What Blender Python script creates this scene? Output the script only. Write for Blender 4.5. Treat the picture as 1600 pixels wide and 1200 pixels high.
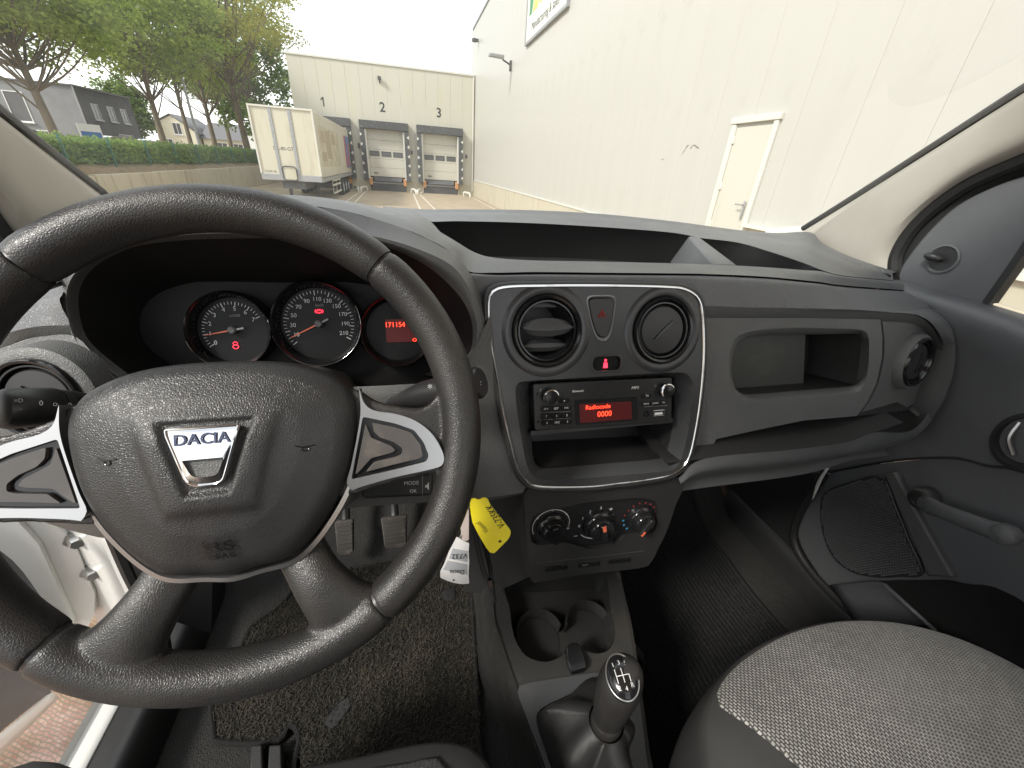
import bpy, bmesh, math, random
import numpy as np
from mathutils import Vector, Matrix
random.seed(7); RNG = np.random.default_rng(7)
for o in list(bpy.data.objects): bpy.data.objects.remove(o)
scene = bpy.context.scene
COL = scene.collection
R = math.radians
ROOF = True

# ------------------------------------------------------------------ camera
F_PX = 618.0                                     # focal length, in pixels of a 1600 wide frame
CAM = np.array([0.0, 0.0, 1.35])                 # van frame: X right, Y forward, Z up, road at 0
CM = np.array([[0.97086, -0.05795, 0.23222],     # rows: van X, Y, Z axes in camera axes (right, down, forward)
               [-0.23147, -0.47786, 0.84761],
               [0.06184, -0.87650, -0.47711]])
U_, S_, V_ = np.linalg.svd(CM); CM = U_ @ V_
cam_data = bpy.data.cameras.new('camera'); cam = bpy.data.objects.new('camera', cam_data); COL.objects.link(cam)
cam_data.sensor_width = 36.0; cam_data.lens = 36.0 * F_PX / 1600.0
cam_data.clip_start = 0.01; cam_data.clip_end = 2000
xr, yd, zf = CM[:, 0], CM[:, 1], CM[:, 2]
cam.matrix_world = Matrix(((xr[0], -yd[0], -zf[0], CAM[0]), (xr[1], -yd[1], -zf[1], CAM[1]), (xr[2], -yd[2], -zf[2], CAM[2]), (0, 0, 0, 1)))
scene.camera = cam

# ------------------------------------------------------------------ sky and sun: bright overcast
SUN_EL, SUN_AZ = R(42), R(-116)                  # azimuth from +Y (ahead) towards +X (right)
world = bpy.data.worlds.new('World'); scene.world = world; world.use_nodes = True
wn = world.node_tree; wn.nodes.clear()
def wnode(t, **kw):
    n = wn.nodes.new(t)
    for k, v in kw.items(): setattr(n, k, v)
    return n
sky = wnode('ShaderNodeTexSky', sky_type='NISHITA', sun_disc=False, sun_elevation=SUN_EL, sun_rotation=SUN_AZ)
tc = wnode('ShaderNodeTexCoord'); nz = wnode('ShaderNodeTexNoise'); nz.inputs['Scale'].default_value = 2.6; nz.inputs['Detail'].default_value = 6; nz.inputs['Roughness'].default_value = .55
mp = wnode('ShaderNodeMapping'); mp.inputs['Scale'].default_value = (1, 1, 2.2)
cr_ = wnode('ShaderNodeValToRGB'); cr_.color_ramp.elements[0].position = .36; cr_.color_ramp.elements[0].color = (.34, .365, .385, 1); cr_.color_ramp.elements[1].position = .58; cr_.color_ramp.elements[1].color = (1, 1, .985, 1)
cl = wnode('ShaderNodeMix', data_type='RGBA', blend_type='MULTIPLY'); cl.inputs[0].default_value = 1; cl.inputs[7].default_value = (8.2, 8.2, 8.1, 1)
mx = wnode('ShaderNodeMix', data_type='RGBA'); mx.inputs[0].default_value = .86
bg = wnode('ShaderNodeBackground'); bg.inputs['Strength'].default_value = .1; wo = wnode('ShaderNodeOutputWorld')
L = wn.links.new
L(tc.outputs['Generated'], mp.inputs[0]); L(mp.outputs[0], nz.inputs['Vector']); L(nz.outputs[0], cr_.inputs[0]); L(cr_.outputs[0], cl.inputs[6])
L(sky.outputs[0], mx.inputs[6]); L(cl.outputs[2], mx.inputs[7]); L(mx.outputs[2], bg.inputs[0]); L(bg.outputs[0], wo.inputs[0])
sun_d = bpy.data.lights.new('sun', 'SUN'); sun_d.energy = 1.5; sun_d.angle = R(12); sun_d.color = (1, .95, .87)
sun = bpy.data.objects.new('sun', sun_d); COL.objects.link(sun)
sd = Vector((math.sin(SUN_AZ) * math.cos(SUN_EL), math.cos(SUN_AZ) * math.cos(SUN_EL), math.sin(SUN_EL)))
sun.rotation_euler = sd.to_track_quat('Z', 'Y').to_euler(); sun.location = (-20, -20, 40)
scene.view_settings.view_transform = 'Standard'; scene.view_settings.look = 'None'; scene.view_settings.gamma = 1
scene.view_settings.exposure = 1.45
scene.cycles.max_bounces = 5; scene.cycles.transparent_max_bounces = 8; scene.cycles.diffuse_bounces = 4; scene.cycles.glossy_bounces = 2
scene.cycles.caustics_reflective = False; scene.cycles.caustics_refractive = False; scene.cycles.use_denoising = True

# ------------------------------------------------------------------ helpers: points
def ray(px, py):
    r = CM @ np.array([px - 800.0, py - 600.0, F_PX]); return r / np.linalg.norm(r)
def aY(px, py, Y): r = ray(px, py); return Vector(CAM + r * (Y - CAM[1]) / r[1])
def aZ(px, py, Z): r = ray(px, py); return Vector(CAM + r * (Z - CAM[2]) / r[2])
def aX(px, py, X): r = ray(px, py); return Vector(CAM + r * (X - CAM[0]) / r[0])
class Frame:                                     # a working plane: o + a*u + b*v + d*w (w faces the viewer)
    def __init__(s, o, u, v):
        s.o = Vector(o); s.u = Vector(u).normalized(); v = Vector(v); s.v = (v - s.u * v.dot(s.u)).normalized(); s.w = s.u.cross(s.v)
    def P(s, a, b, d=0.0): return s.o + s.u * a + s.v * b + s.w * d
    def ab(s, px, py, d=0.0):
        r = Vector(ray(px, py)); c = Vector(CAM); o = s.o + s.w * d
        p = c + r * ((o - c).dot(s.w) / r.dot(s.w)) - s.o
        return (p.dot(s.u), p.dot(s.v))
    def px(s, px, py, d=0.0): a, b = s.ab(px, py, d); return s.P(a, b, d)
    def at(s, a, b, d=0.0, rot=0.0):
        c, n = math.cos(rot), math.sin(rot)
        return Frame(s.P(a, b, d), s.u * c + s.v * n, s.v * c - s.u * n)
def cr(pts, n, closed=False):                    # smooth curve through points, n samples by chord length
    P = np.array([tuple(p) for p in pts], float)
    if closed: P = np.vstack([P[-1], P, P[0], P[1]])
    else: P = np.vstack([2 * P[0] - P[1], P, 2 * P[-1] - P[-2]])
    seg = len(P) - 3; out = []; T = []
    for i in range(seg):
        p0, p1, p2, p3 = P[i:i + 4]
        for k in range(12):
            t = k / 12
            out.append(.5 * (2 * p1 + (p2 - p0) * t + (2 * p0 - 5 * p1 + 4 * p2 - p3) * t * t + (3 * p1 - p0 - 3 * p2 + p3) * t ** 3))
    out.append(P[-2]); out = np.array(out)
    d = np.concatenate([[0], np.cumsum(np.linalg.norm(np.diff(out, axis=0), axis=1))])
    s = np.linspace(0, d[-1], n + 1)[:-1] if closed else np.linspace(0, d[-1], n)
    q = np.stack([np.interp(s, d, out[:, k]) for k in range(P.shape[1])], 1)
    return [tuple(x) for x in q]
def lin(pts, n):
    P = np.array([tuple(p) for p in pts], float)
    d = np.concatenate([[0], np.cumsum(np.linalg.norm(np.diff(P, axis=0), axis=1))]); s = np.linspace(0, d[-1], n)
    return [tuple(x) for x in np.stack([np.interp(s, d, P[:, k]) for k in range(P.shape[1])], 1)]
def roundpoly(pts, r, n=5):                      # polygon with rounded corners (2D); r a number or one per corner
    out = []; N = len(pts)
    for i in range(N):
        p = np.array(pts[i], float); a = np.array(pts[i - 1], float) - p; b = np.array(pts[(i + 1) % N], float) - p
        la, lb = np.linalg.norm(a), np.linalg.norm(b); rr = r[i] if isinstance(r, (list, tuple)) else r
        k = min(rr, la * .49, lb * .49); A = p + a / la * k; B = p + b / lb * k
        for t in np.linspace(0, 1, n + 1): out.append(tuple((1 - t) ** 2 * A + 2 * t * (1 - t) * p + t * t * B))
    return out
def ell(cx, cy, rx, ry=None, n=40, rot=0.0):
    ry = rx if ry is None else ry; c, s = math.cos(rot), math.sin(rot)
    return [(cx + rx * math.cos(t) * c - ry * math.sin(t) * s, cy + rx * math.cos(t) * s + ry * math.sin(t) * c) for t in np.linspace(0, 2 * math.pi, n, endpoint=False)]
def ccw(pts):
    a = sum(pts[i - 1][0] * pts[i][1] - pts[i][0] * pts[i - 1][1] for i in range(len(pts)))
    return list(pts) if a > 0 else list(pts)[::-1]

# ------------------------------------------------------------------ helpers: meshes and objects
ORIGIN = {}
class MB:
    def __init__(s): s.v = []; s.f = []; s.m = []
    def add(s, vs, fs):
        k = len(s.v); s.v += [tuple(p) for p in vs]; s.f += [tuple(i + k for i in f) for f in fs]; return s
    def grid(s, rows, cu=False, cv=False):        # rows of points; cu closes each row, cv closes across rows
        n, m = len(rows[0]), len(rows); fs = []
        for j in range(m if cv else m - 1):
            for i in range(n if cu else n - 1):
                a, b = j * n + i, j * n + (i + 1) % n; c, d = ((j + 1) % m) * n + (i + 1) % n, ((j + 1) % m) * n + i
                fs.append((a, b, c, d))
        return s.add([p for r in rows for p in r], fs)
    def ngon(s, pts): return s.add(pts, [tuple(range(len(pts)))])
    def box(s, c, size, rz=0.0, M=None):
        x, y, z = [k / 2 for k in size]; cs, sn = math.cos(rz), math.sin(rz)
        vs = [(sx * x, sy * y, sz * z) for sz in (-1, 1) for sy in (-1, 1) for sx in (-1, 1)]
        if M is None: vs = [(c[0] + a * cs - b * sn, c[1] + a * sn + b * cs, c[2] + d) for a, b, d in vs]
        else: vs = [Vector(c) + M @ Vector(p) for p in vs]
        return s.add(vs, [(0, 2, 3, 1), (4, 5, 7, 6), (0, 1, 5, 4), (2, 6, 7, 3), (0, 4, 6, 2), (1, 3, 7, 5)])
    def fbox(s, fr, a0, a1, b0, b1, d0, d1):      # box in a Frame
        vs = [fr.P(a, b, d) for d in (d0, d1) for b in (b0, b1) for a in (a0, a1)]
        return s.add(vs, [(0, 2, 3, 1), (4, 5, 7, 6), (0, 1, 5, 4), (2, 6, 7, 3), (0, 4, 6, 2), (1, 3, 7, 5)])
    def tube(s, pts, rad, n=10, closed=False, caps=True, flat=1.0, side=None):
        P = [Vector(p) for p in pts]; N = len(P); rows = []; up = Vector((0, 0, 1)); pn = None
        for i, p in enumerate(P):
            t = (P[(i + 1) % N] - P[i - 1]) if closed else (P[min(i + 1, N - 1)] - P[max(i - 1, 0)])
            t.normalize()
            a = Vector(side) if side is not None else (pn if pn is not None else (up if abs(t.z) < .9 else Vector((1, 0, 0))))
            a = a - t * a.dot(t); a.normalize(); pn = a; b = t.cross(a)
            r = rad[i] if hasattr(rad, '__len__') else rad
            rows.append([p + (a * math.cos(x) + b * math.sin(x) * flat) * r for x in np.linspace(0, 2 * math.pi, n, endpoint=False)])
        s.grid(rows, cu=True, cv=closed)
        if caps and not closed: s.ngon(rows[0][::-1]); s.ngon(rows[-1])
        return s
    def lathe(s, prof, fr, n=40, a0=0.0, a1=2 * math.pi, c=(0, 0), sx=1.0, sy=1.0):  # prof: (radius, d along w)
        full = abs(a1 - a0 - 2 * math.pi) < 1e-6
        ang = np.linspace(a0, a1, n, endpoint=not full)
        rows = [[fr.P(c[0] + r * sx * math.cos(t), c[1] + r * sy * math.sin(t), d) for t in ang] for r, d in prof]
        return s.grid(rows, cu=full)
    def prism(s, out, fr, d0, d1):                # 2D outline extruded from d0 (back) to d1 (front)
        out = ccw(out); n = len(out); lo = [fr.P(a, b, d0) for a, b in out]; hi = [fr.P(a, b, d1) for a, b in out]
        k = [(i, (i + 1) % n, n + (i + 1) % n, n + i) for i in range(n)]
        return s.add(lo + hi, k + [tuple(range(n - 1, -1, -1)), tuple(range(n, 2 * n))])
    def wall(s, out, fr, d0, d1, out2=None):      # ribbon between outline at d0 and (out2 or outline) at d1
        return s.grid([[fr.P(a, b, d0) for a, b in out], [fr.P(a, b, d1) for a, b in (out2 or out)]], cu=True)
    def plate(s, outer, holes, fr, d=0.0):        # flat face with holes
        bm = bmesh.new()
        for lp in [outer] + holes:
            vs = [bm.verts.new((a, b, 0)) for a, b in lp]
            for i in range(len(vs)): bm.edges.new((vs[i - 1], vs[i]))
        r = bmesh.ops.triangle_fill(bm, edges=bm.edges[:], use_beauty=True, use_dissolve=False, normal=(0, 0, 1))
        bm.verts.ensure_lookup_table(); bm.verts.index_update()
        vs = [fr.P(v.co.x, v.co.y, d) for v in bm.verts]; fs = []
        for f in bm.faces:
            ix = [v.index for v in f.verts]
            if f.normal.z < 0: ix.reverse()
            fs.append(tuple(ix))
        bm.free(); return s.add(vs, fs)
    def build(s, name, mat, parent=None, angle=35, bevel=0.0, seg=2, solid=0.0, sub=0, fix=False, kind=None):
        me = bpy.data.meshes.new(name)
        o = bpy.data.objects.new(name, me); COL.objects.link(o)
        off = Vector((0, 0, 0))
        if parent is not None:
            o.parent = parent; off = ORIGIN[parent.name]
        ORIGIN[o.name] = off
        me.from_pydata([(p[0] - off.x, p[1] - off.y, p[2] - off.z) for p in s.v], [], s.f)
        if fix:
            bm = bmesh.new(); bm.from_mesh(me); bmesh.ops.remove_doubles(bm, verts=bm.verts, dist=1e-6); bmesh.ops.recalc_face_normals(bm, faces=bm.faces); bm.to_mesh(me); bm.free()
        me.materials.append(mat)
        me.polygons.foreach_set('use_smooth', [True] * len(me.polygons)); me.set_sharp_from_angle(angle=R(angle)); me.update()
        if solid:
            m = o.modifiers.new('solid', 'SOLIDIFY'); m.thickness = solid; m.offset = -1
        if bevel:
            m = o.modifiers.new('bevel', 'BEVEL'); m.width = bevel; m.segments = seg; m.limit_method = 'ANGLE'; m.angle_limit = R(35); m.harden_normals = False
        if sub:
            m = o.modifiers.new('sub', 'SUBSURF'); m.levels = sub; m.render_levels = sub
        if kind: o['kind'] = kind
        return o
def thing(name, loc, label, cat, group=None):
    o = bpy.data.objects.new(name, None); COL.objects.link(o); o.empty_display_size = .1
    o.location = loc; ORIGIN[o.name] = Vector(loc); o['label'] = label; o['category'] = cat
    if group: o['group'] = group
    return o
def tag(o, label, cat, group=None):
    o['label'] = label; o['category'] = cat
    if group: o['group'] = group
    return o
def copy_tree(o, parent=None, loc=None, label=None):
    c = o.copy(); COL.objects.link(c); c.parent = parent
    if loc is not None: c.location = loc
    if label: c['label'] = label
    for ch in o.children: copy_tree(ch, c)
    return c
_TX = {}
def text(s, size, fr, mat, name, parent, a=0.0, b=0.0, d=0.0, rot=0.0, ext=0.0004, align='CENTER', shear=0.0, xs=1.0, bold=0.0, kind=None, dfun=None):
    key = (s, align, shear, bold)
    if key not in _TX:
        cu = bpy.data.curves.new('t', 'FONT'); cu.body = s; cu.align_x = align; cu.align_y = 'CENTER'; cu.shear = shear; cu.resolution_u = 3; cu.offset = bold
        ob = bpy.data.objects.new('t', cu); COL.objects.link(ob); bpy.context.view_layer.update()
        me = bpy.data.meshes.new_from_object(ob.evaluated_get(bpy.context.evaluated_depsgraph_get()))
        _TX[key] = ([tuple(v.co) for v in me.vertices], [tuple(p.vertices) for p in me.polygons])
        bpy.data.objects.remove(ob); bpy.data.curves.remove(cu); bpy.data.meshes.remove(me)
    vs, fs = _TX[key]; c, n = math.cos(rot), math.sin(rot); m = MB()
    q = [fr.P(a + (x * xs * c - y * n) * size, b + (x * xs * n + y * c) * size, d + ext) for x, y, z in vs]
    if dfun: q = [fr.P(x, y, dfun(x, y) + ext) for x, y in ((a + (x * xs * c - y * n) * size, b + (x * xs * n + y * c) * size) for x, y, z in vs)]
    m.add(q, fs)
    return m.build(name, mat, parent, kind=kind)

# ------------------------------------------------------------------ materials
MATS = {}
def mat(name, col, rough=.5, metal=0.0, spec=.5, bump=None, var=None, emit=None, coat=0.0, sheen=0.0, rvar=0.0):
    """bump: list of (kind, scale, strength, distance, stretch); var: list of (scale, colour2, lo, hi, stretch)"""
    m = bpy.data.materials.new(name); m.use_nodes = True; nt = m.node_tree; nd = nt.nodes; b = nd['Principled BSDF']; lk = nt.links.new
    b.inputs['Base Color'].default_value = (*col, 1); b.inputs['Roughness'].default_value = rough; b.inputs['Metallic'].default_value = metal
    b.inputs['Specular IOR Level'].default_value = spec; b.inputs['Coat Weight'].default_value = coat; b.inputs['Sheen Weight'].default_value = sheen
    if emit: b.inputs['Emission Color'].default_value = (*emit[:3], 1); b.inputs['Emission Strength'].default_value = emit[3]
    tcn = nd.new('ShaderNodeTexCoord')
    def coord(st):
        if st is None: return tcn.outputs['Object']
        mp = nd.new('ShaderNodeMapping'); mp.inputs['Scale'].default_value = st; lk(tcn.outputs['Object'], mp.inputs[0]); return mp.outputs[0]
    last = None
    for sc, c2, lo, hi, st in (var or []):
        nz = nd.new('ShaderNodeTexNoise'); nz.inputs['Scale'].default_value = sc; nz.inputs['Detail'].default_value = 5; nz.inputs['Roughness'].default_value = .6; lk(coord(st), nz.inputs['Vector'])
        rp = nd.new('ShaderNodeMapRange'); rp.inputs['From Min'].default_value = lo; rp.inputs['From Max'].default_value = hi; rp.interpolation_type = 'SMOOTHSTEP'; lk(nz.outputs[0], rp.inputs[0])
        x = nd.new('ShaderNodeMix'); x.data_type = 'RGBA'; lk(rp.outputs[0], x.inputs[0])
        if last is None: x.inputs[6].default_value = (*col, 1)
        else: lk(last, x.inputs[6])
        x.inputs[7].default_value = (*c2, 1); last = x.outputs[2]
    if last is not None: lk(last, b.inputs['Base Color'])
    if rvar:
        nz = nd.new('ShaderNodeTexNoise'); nz.inputs['Scale'].default_value = 14; nz.inputs['Detail'].default_value = 6; lk(tcn.outputs['Object'], nz.inputs['Vector'])
        rp = nd.new('ShaderNodeMapRange'); rp.inputs['From Min'].default_value = .3; rp.inputs['From Max'].default_value = .7; rp.inputs['To Min'].default_value = max(.03, rough - rvar); rp.inputs['To Max'].default_value = rough + rvar
        lk(nz.outputs[0], rp.inputs[0]); lk(rp.outputs[0], b.inputs['Roughness'])
    prev = None
    for kind, sc, st, dist, stretch in (bump or []):
        if kind == 'noise':
            t = nd.new('ShaderNodeTexNoise'); t.inputs['Scale'].default_value = sc; t.inputs['Detail'].default_value = 3; out = t.outputs[0]
        elif kind == 'leather':
            t = nd.new('ShaderNodeTexVoronoi'); t.feature = 'DISTANCE_TO_EDGE'; t.inputs['Scale'].default_value = sc; out0 = t.outputs['Distance']
            r2 = nd.new('ShaderNodeMapRange'); r2.inputs['From Min'].default_value = 0; r2.inputs['From Max'].default_value = .28; r2.interpolation_type = 'SMOOTHSTEP'; lk(out0, r2.inputs[0]); out = r2.outputs[0]
        elif kind == 'wave':
            t = nd.new('ShaderNodeTexWave'); t.inputs['Scale'].default_value = sc; t.inputs['Distortion'].default_value = 1.5; t.inputs['Detail'].default_value = 2; out = t.outputs[0]
        lk(coord(stretch), t.inputs['Vector'])
        bp = nd.new('ShaderNodeBump'); bp.inputs['Strength'].default_value = st; bp.inputs['Distance'].default_value = dist; lk(out, bp.inputs['Height'])
        if prev: lk(prev, bp.inputs['Normal'])
        prev = bp.outputs[0]
    if prev: lk(prev, b.inputs['Normal'])
    MATS[name] = m; return m
def glass(name, tint=(.97, .985, .98), refl=.06, dust=.0):
    m = bpy.data.materials.new(name); m.use_nodes = True; nt = m.node_tree; nt.nodes.clear(); lk = nt.links.new; N = nt.nodes.new
    o = N('ShaderNodeOutputMaterial'); x = N('ShaderNodeMixShader'); t = N('ShaderNodeBsdfTransparent'); g = N('ShaderNodeBsdfGlossy')
    t.inputs[0].default_value = (*tint, 1); g.inputs['Roughness'].default_value = .0; fr = N('ShaderNodeFresnel'); fr.inputs[0].default_value = 1.0 + refl * 6
    lk(fr.outputs[0], x.inputs[0]); lk(t.outputs[0], x.inputs[1]); lk(g.outputs[0], x.inputs[2]); last = x
    if dust:
        tl = N('ShaderNodeBsdfTranslucent'); tl.inputs[0].default_value = (.8, .8, .78, 1); y = N('ShaderNodeMixShader'); tc = N('ShaderNodeTexCoord'); nz = N('ShaderNodeTexNoise'); nz.inputs['Scale'].default_value = 5; nz.inputs['Detail'].default_value = 8; nz.inputs['Roughness'].default_value = .7
        r = N('ShaderNodeMapRange'); r.inputs[1].default_value = .35; r.inputs[2].default_value = .75; r.inputs[3].default_value = dust * .4; r.inputs[4].default_value = dust * 1.8; lk(tc.outputs['Object'], nz.inputs['Vector']); lk(nz.outputs[0], r.inputs[0]); lk(r.outputs[0], y.inputs[0]); lk(x.outputs[0], y.inputs[1]); lk(tl.outputs[0], y.inputs[2]); last = y
    lk(last.outputs[0], o.inputs[0]); MATS[name] = m; return m
DG = (.030, .031, .033)
M_dash = mat('dash_grained_plastic', (.112, .116, .121), .38, bump=[('leather', 640, .6, .0004, None), ('noise', 90, .05, .001, None)], var=[(9, (.134, .138, .142), .45, .75, None), (60, (.12, .118, .112), .66, .8, None), (3.5, (.095, .095, .093), .58, .78, None)], rvar=.06)
M_dash_low = mat('dash_lower_plastic', (.112, .115, .115), .40, bump=[('leather', 640, .55, .0004, None)], var=[(8, (.14, .14, .135), .5, .8, None), (55, (.105, .103, .098), .66, .8, None)], rvar=.06)
M_panel = mat('fascia_satin_plastic', (.037, .038, .040), .30, bump=[('noise', 1500, .12, .0003, None)], var=[(12, (.05, .05, .051), .5, .8, None)], rvar=.05)
M_rim = mat('steering_leather', (.023, .022, .0215), .38, bump=[('leather', 600, .42, .00027, None), ('noise', 70, .06, .002, None)], var=[(14, (.034, .032, .030), .45, .75, None)], rvar=.06)
M_bag = mat('airbag_grained_vinyl', (.025, .025, .0255), .38, bump=[('leather', 620, .5, .00028, None)], var=[(12, (.036, .035, .035), .45, .8, None)], rvar=.05)
M_bind = mat('mat_binding_cloth', (.02, .02, .02), .95, spec=.1)
M_black = mat('matt_black_plastic', (.026, .026, .027), .40, bump=[('noise', 800, .1, .0004, None)])
M_gloss = mat('gloss_black_plastic', (.012, .012, .013), .16, rvar=.04)
M_heater = mat('heater_dark_plastic', (.024, .024, .024), .42, bump=[('leather', 640, .5, .0004, None)], rvar=.06)
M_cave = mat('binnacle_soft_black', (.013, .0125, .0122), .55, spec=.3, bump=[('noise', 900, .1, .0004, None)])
M_chrome = mat('chrome', (.74, .74, .75), .10, 1.0)
M_silver = mat('satin_silver', (.43, .43, .43), .30, .9, var=[(30, (.42, .42, .41), .5, .8, None)])
M_outline = mat('worn_outline_chrome', (.62, .62, .62), .20, 1.0, var=[(25, (.20, .19, .18), .5, .7, None)])
M_piano = mat('worn_button_plastic', (.075, .068, .064), .3, bump=[('noise', 500, .05, .0004, None)], var=[(40, (.13, .115, .10), .48, .75, None)], rvar=.1)
M_white_ink = mat('white_print', (.72, .72, .72), .5)
M_dim_ink = mat('grey_print', (.32, .32, .32), .5)
M_red_light = mat('red_lamp', (.4, .01, .02), .4, emit=(1, .03, .06, 1.3))
M_red_disp = mat('red_display_digits', (.4, .02, .01), .4, emit=(1, .05, .02, 1.5))
M_red_glow = mat('red_display_panel', (.05, .008, .008), .3, emit=(.9, .04, .06, .010))
M_red_ink = mat('red_print', (.55, .03, .025), .5)
M_blue_ink = mat('blue_print', (.05, .35, .62), .5)
M_needle = mat('needle_orange', (.75, .16, .08), .4)
M_roof = mat('roof_lining', (.66, .63, .57), .9)
M_trim = mat('pillar_cream_trim', (.46, .432, .378), .55, bump=[('noise', 700, .15, .0005, None)], var=[(6, (.42, .394, .342), .4, .7, None)])
M_rubber = mat('black_rubber', (.014, .014, .014), .55, bump=[('noise', 400, .3, .0008, None)])
M_white_paint = mat('white_car_paint', (.72, .72, .69), .22, coat=.4, var=[(6, (.66, .65, .61), .5, .8, None)])
M_metal = mat('bare_metal', (.55, .55, .53), .35, 1.0)
M_door = mat('door_dark_plastic', (.103, .107, .114), .40, bump=[('leather', 900, .3, .0004, None)], var=[(5, (.122, .126, .132), .45, .75, None)], rvar=.06)
M_carpet = mat('floor_carpet', (.040, .040, .039), .95, spec=.1, bump=[('noise', 420, .9, .004, None), ('noise', 60, .4, .006, None)], var=[(300, (.045, .043, .04), .5, .72, None), (18, (.05, .046, .04), .55, .8, None)])
M_mat = mat('worn_mat_carpet', (.022, .021, .019), .95, spec=.1, bump=[('noise', 300, 1.0, .005, None), ('noise', 45, .5, .006, None)], var=[(260, (.060, .056, .048), .52, .7, None), (14, (.052, .047, .038), .5, .78, None), (520, (.14, .13, .11), .69, .76, None)])
M_con = mat('console_plastic', (.029, .029, .0285), .40, bump=[('leather', 800, .3, .0004, None)], var=[(10, (.044, .040, .035), .5, .75, None), (45, (.10, .088, .07), .62, .78, None), (4, (.06, .053, .043), .58, .72, None)], rvar=.08)
M_boot = mat('gaiter_leatherette', (.020, .020, .020), .38, bump=[('leather', 900, .35, .0005, None)], rvar=.08)
M_vinyl = mat('seat_side_vinyl', (.036, .036, .036), .55, bump=[('noise', 600, .3, .0006, None)], var=[(7, (.048, .047, .045), .45, .75, None)])
M_yellow = mat('yellow_tag_plastic', (.90, .76, .012), .35)
M_tagwhite = mat('white_tag_plastic', (.78, .78, .78), .35)
M_taggrey = mat('tag_paper_grey', (.42, .44, .47), .6)
M_ink = mat('black_ink', (.02, .02, .02), .6)
M_glass = glass('windscreen_glass', dust=.03)
M_gauge = mat('gauge_face', (.011, .011, .0115), .4, spec=.3, var=[(20, (.020, .019, .019), .5, .75, None)])
M_vane = mat('vent_vane', (.055, .057, .06), .35)

# ================================================================== THE YARD OUTSIDE
YZ = -0.825                                       # level of the loading yard, lower than where the van stands
M_yard = mat('yard_concrete', (.38, .305, .21), .75, bump=[('noise', 40, .25, .01, None)], var=[(1.1, (.29, .235, .165), .4, .7, None), (.35, (.37, .305, .225), .45, .7, (1, .25, 1)), (9, (.17, .14, .105), .6, .8, None)], rvar=.2)
M_line = mat('white_road_paint', (.62, .58, .5), .7, var=[(14, (.34, .3, .24), .5, .72, None)])
M_soil = mat('dry_soil', (.22, .165, .10), .95, bump=[('noise', 30, .6, .03, None)], var=[(6, (.14, .11, .06), .45, .7, None)])
M_conc = mat('retaining_concrete', (.48, .435, .34), .8, bump=[('noise', 25, .2, .01, None)], var=[(5, (.40, .35, .26), .45, .7, (1, 1, .12)), (9, (.22, .18, .12), .54, .70, (1, 1, .05))])
M_clad = mat('cream_cladding', (.56, .543, .465), .38, spec=.35, var=[(2.2, (.565, .535, .43), .45, .75, (1, 1, .12)), (11, (.50, .47, .375), .62, .8, (1, 1, .06))], rvar=.08)
M_wh = mat('warehouse_white_cladding', (.492, .486, .452), .4, spec=.35, var=[(1.1, (.474, .467, .432), .42, .7, (1, 1, .15)), (13, (.44, .43, .392), .60, .8, (1, 1, .05)), (2.6, (.45, .44, .402), .6, .75, (1, .6, .5))], rvar=.08)
M_plinth = mat('plinth_concrete', (.50, .46, .36), .8, bump=[('noise', 30, .15, .01, None)], var=[(6, (.38, .335, .25), .5, .72, (1, 1, .1))])
M_trimw = mat('white_metal_trim', (.64, .63, .57), .4)
M_dkrub = mat('dock_rubber', (.075, .078, .082), .7, var=[(6, (.15, .155, .16), .5, .75, None)])
M_grey = mat('grey_galvanised', (.36, .37, .38), .5, .3, var=[(9, (.26, .27, .28), .5, .72, None)])
M_dgrey = mat('dark_grey_steel', (.09, .092, .097), .6, var=[(8, (.14, .14, .14), .5, .75, None)])
M_doorw = mat('sectional_door_white', (.56, .545, .475), .4, var=[(3, (.52, .50, .43), .5, .75, (1, 1, .2))])
M_pane = mat('dark_window_pane', (.10, .10, .105), .12)
M_orange = mat('orange_bumper', (.60, .30, .12), .6)
M_num = mat('black_numerals', (.05, .055, .06), .6)
M_trl = mat('trailer_white_panel', (.60, .57, .465), .35, var=[(2.5, (.49, .45, .34), .5, .75, (1, 1, .15)), (22, (.42, .38, .30), .68, .8, None)], rvar=.08)
M_tyre = mat('tyre_rubber', (.02, .02, .02), .8)
M_bark = mat('tree_bark', (.17, .135, .095), .9, bump=[('noise', 12, .6, .03, (1, 1, .2))], var=[(5, (.10, .08, .06), .45, .7, (1, 1, .3))])
M_postg = mat('green_fence_steel', (.05, .16, .12), .5)
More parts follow.
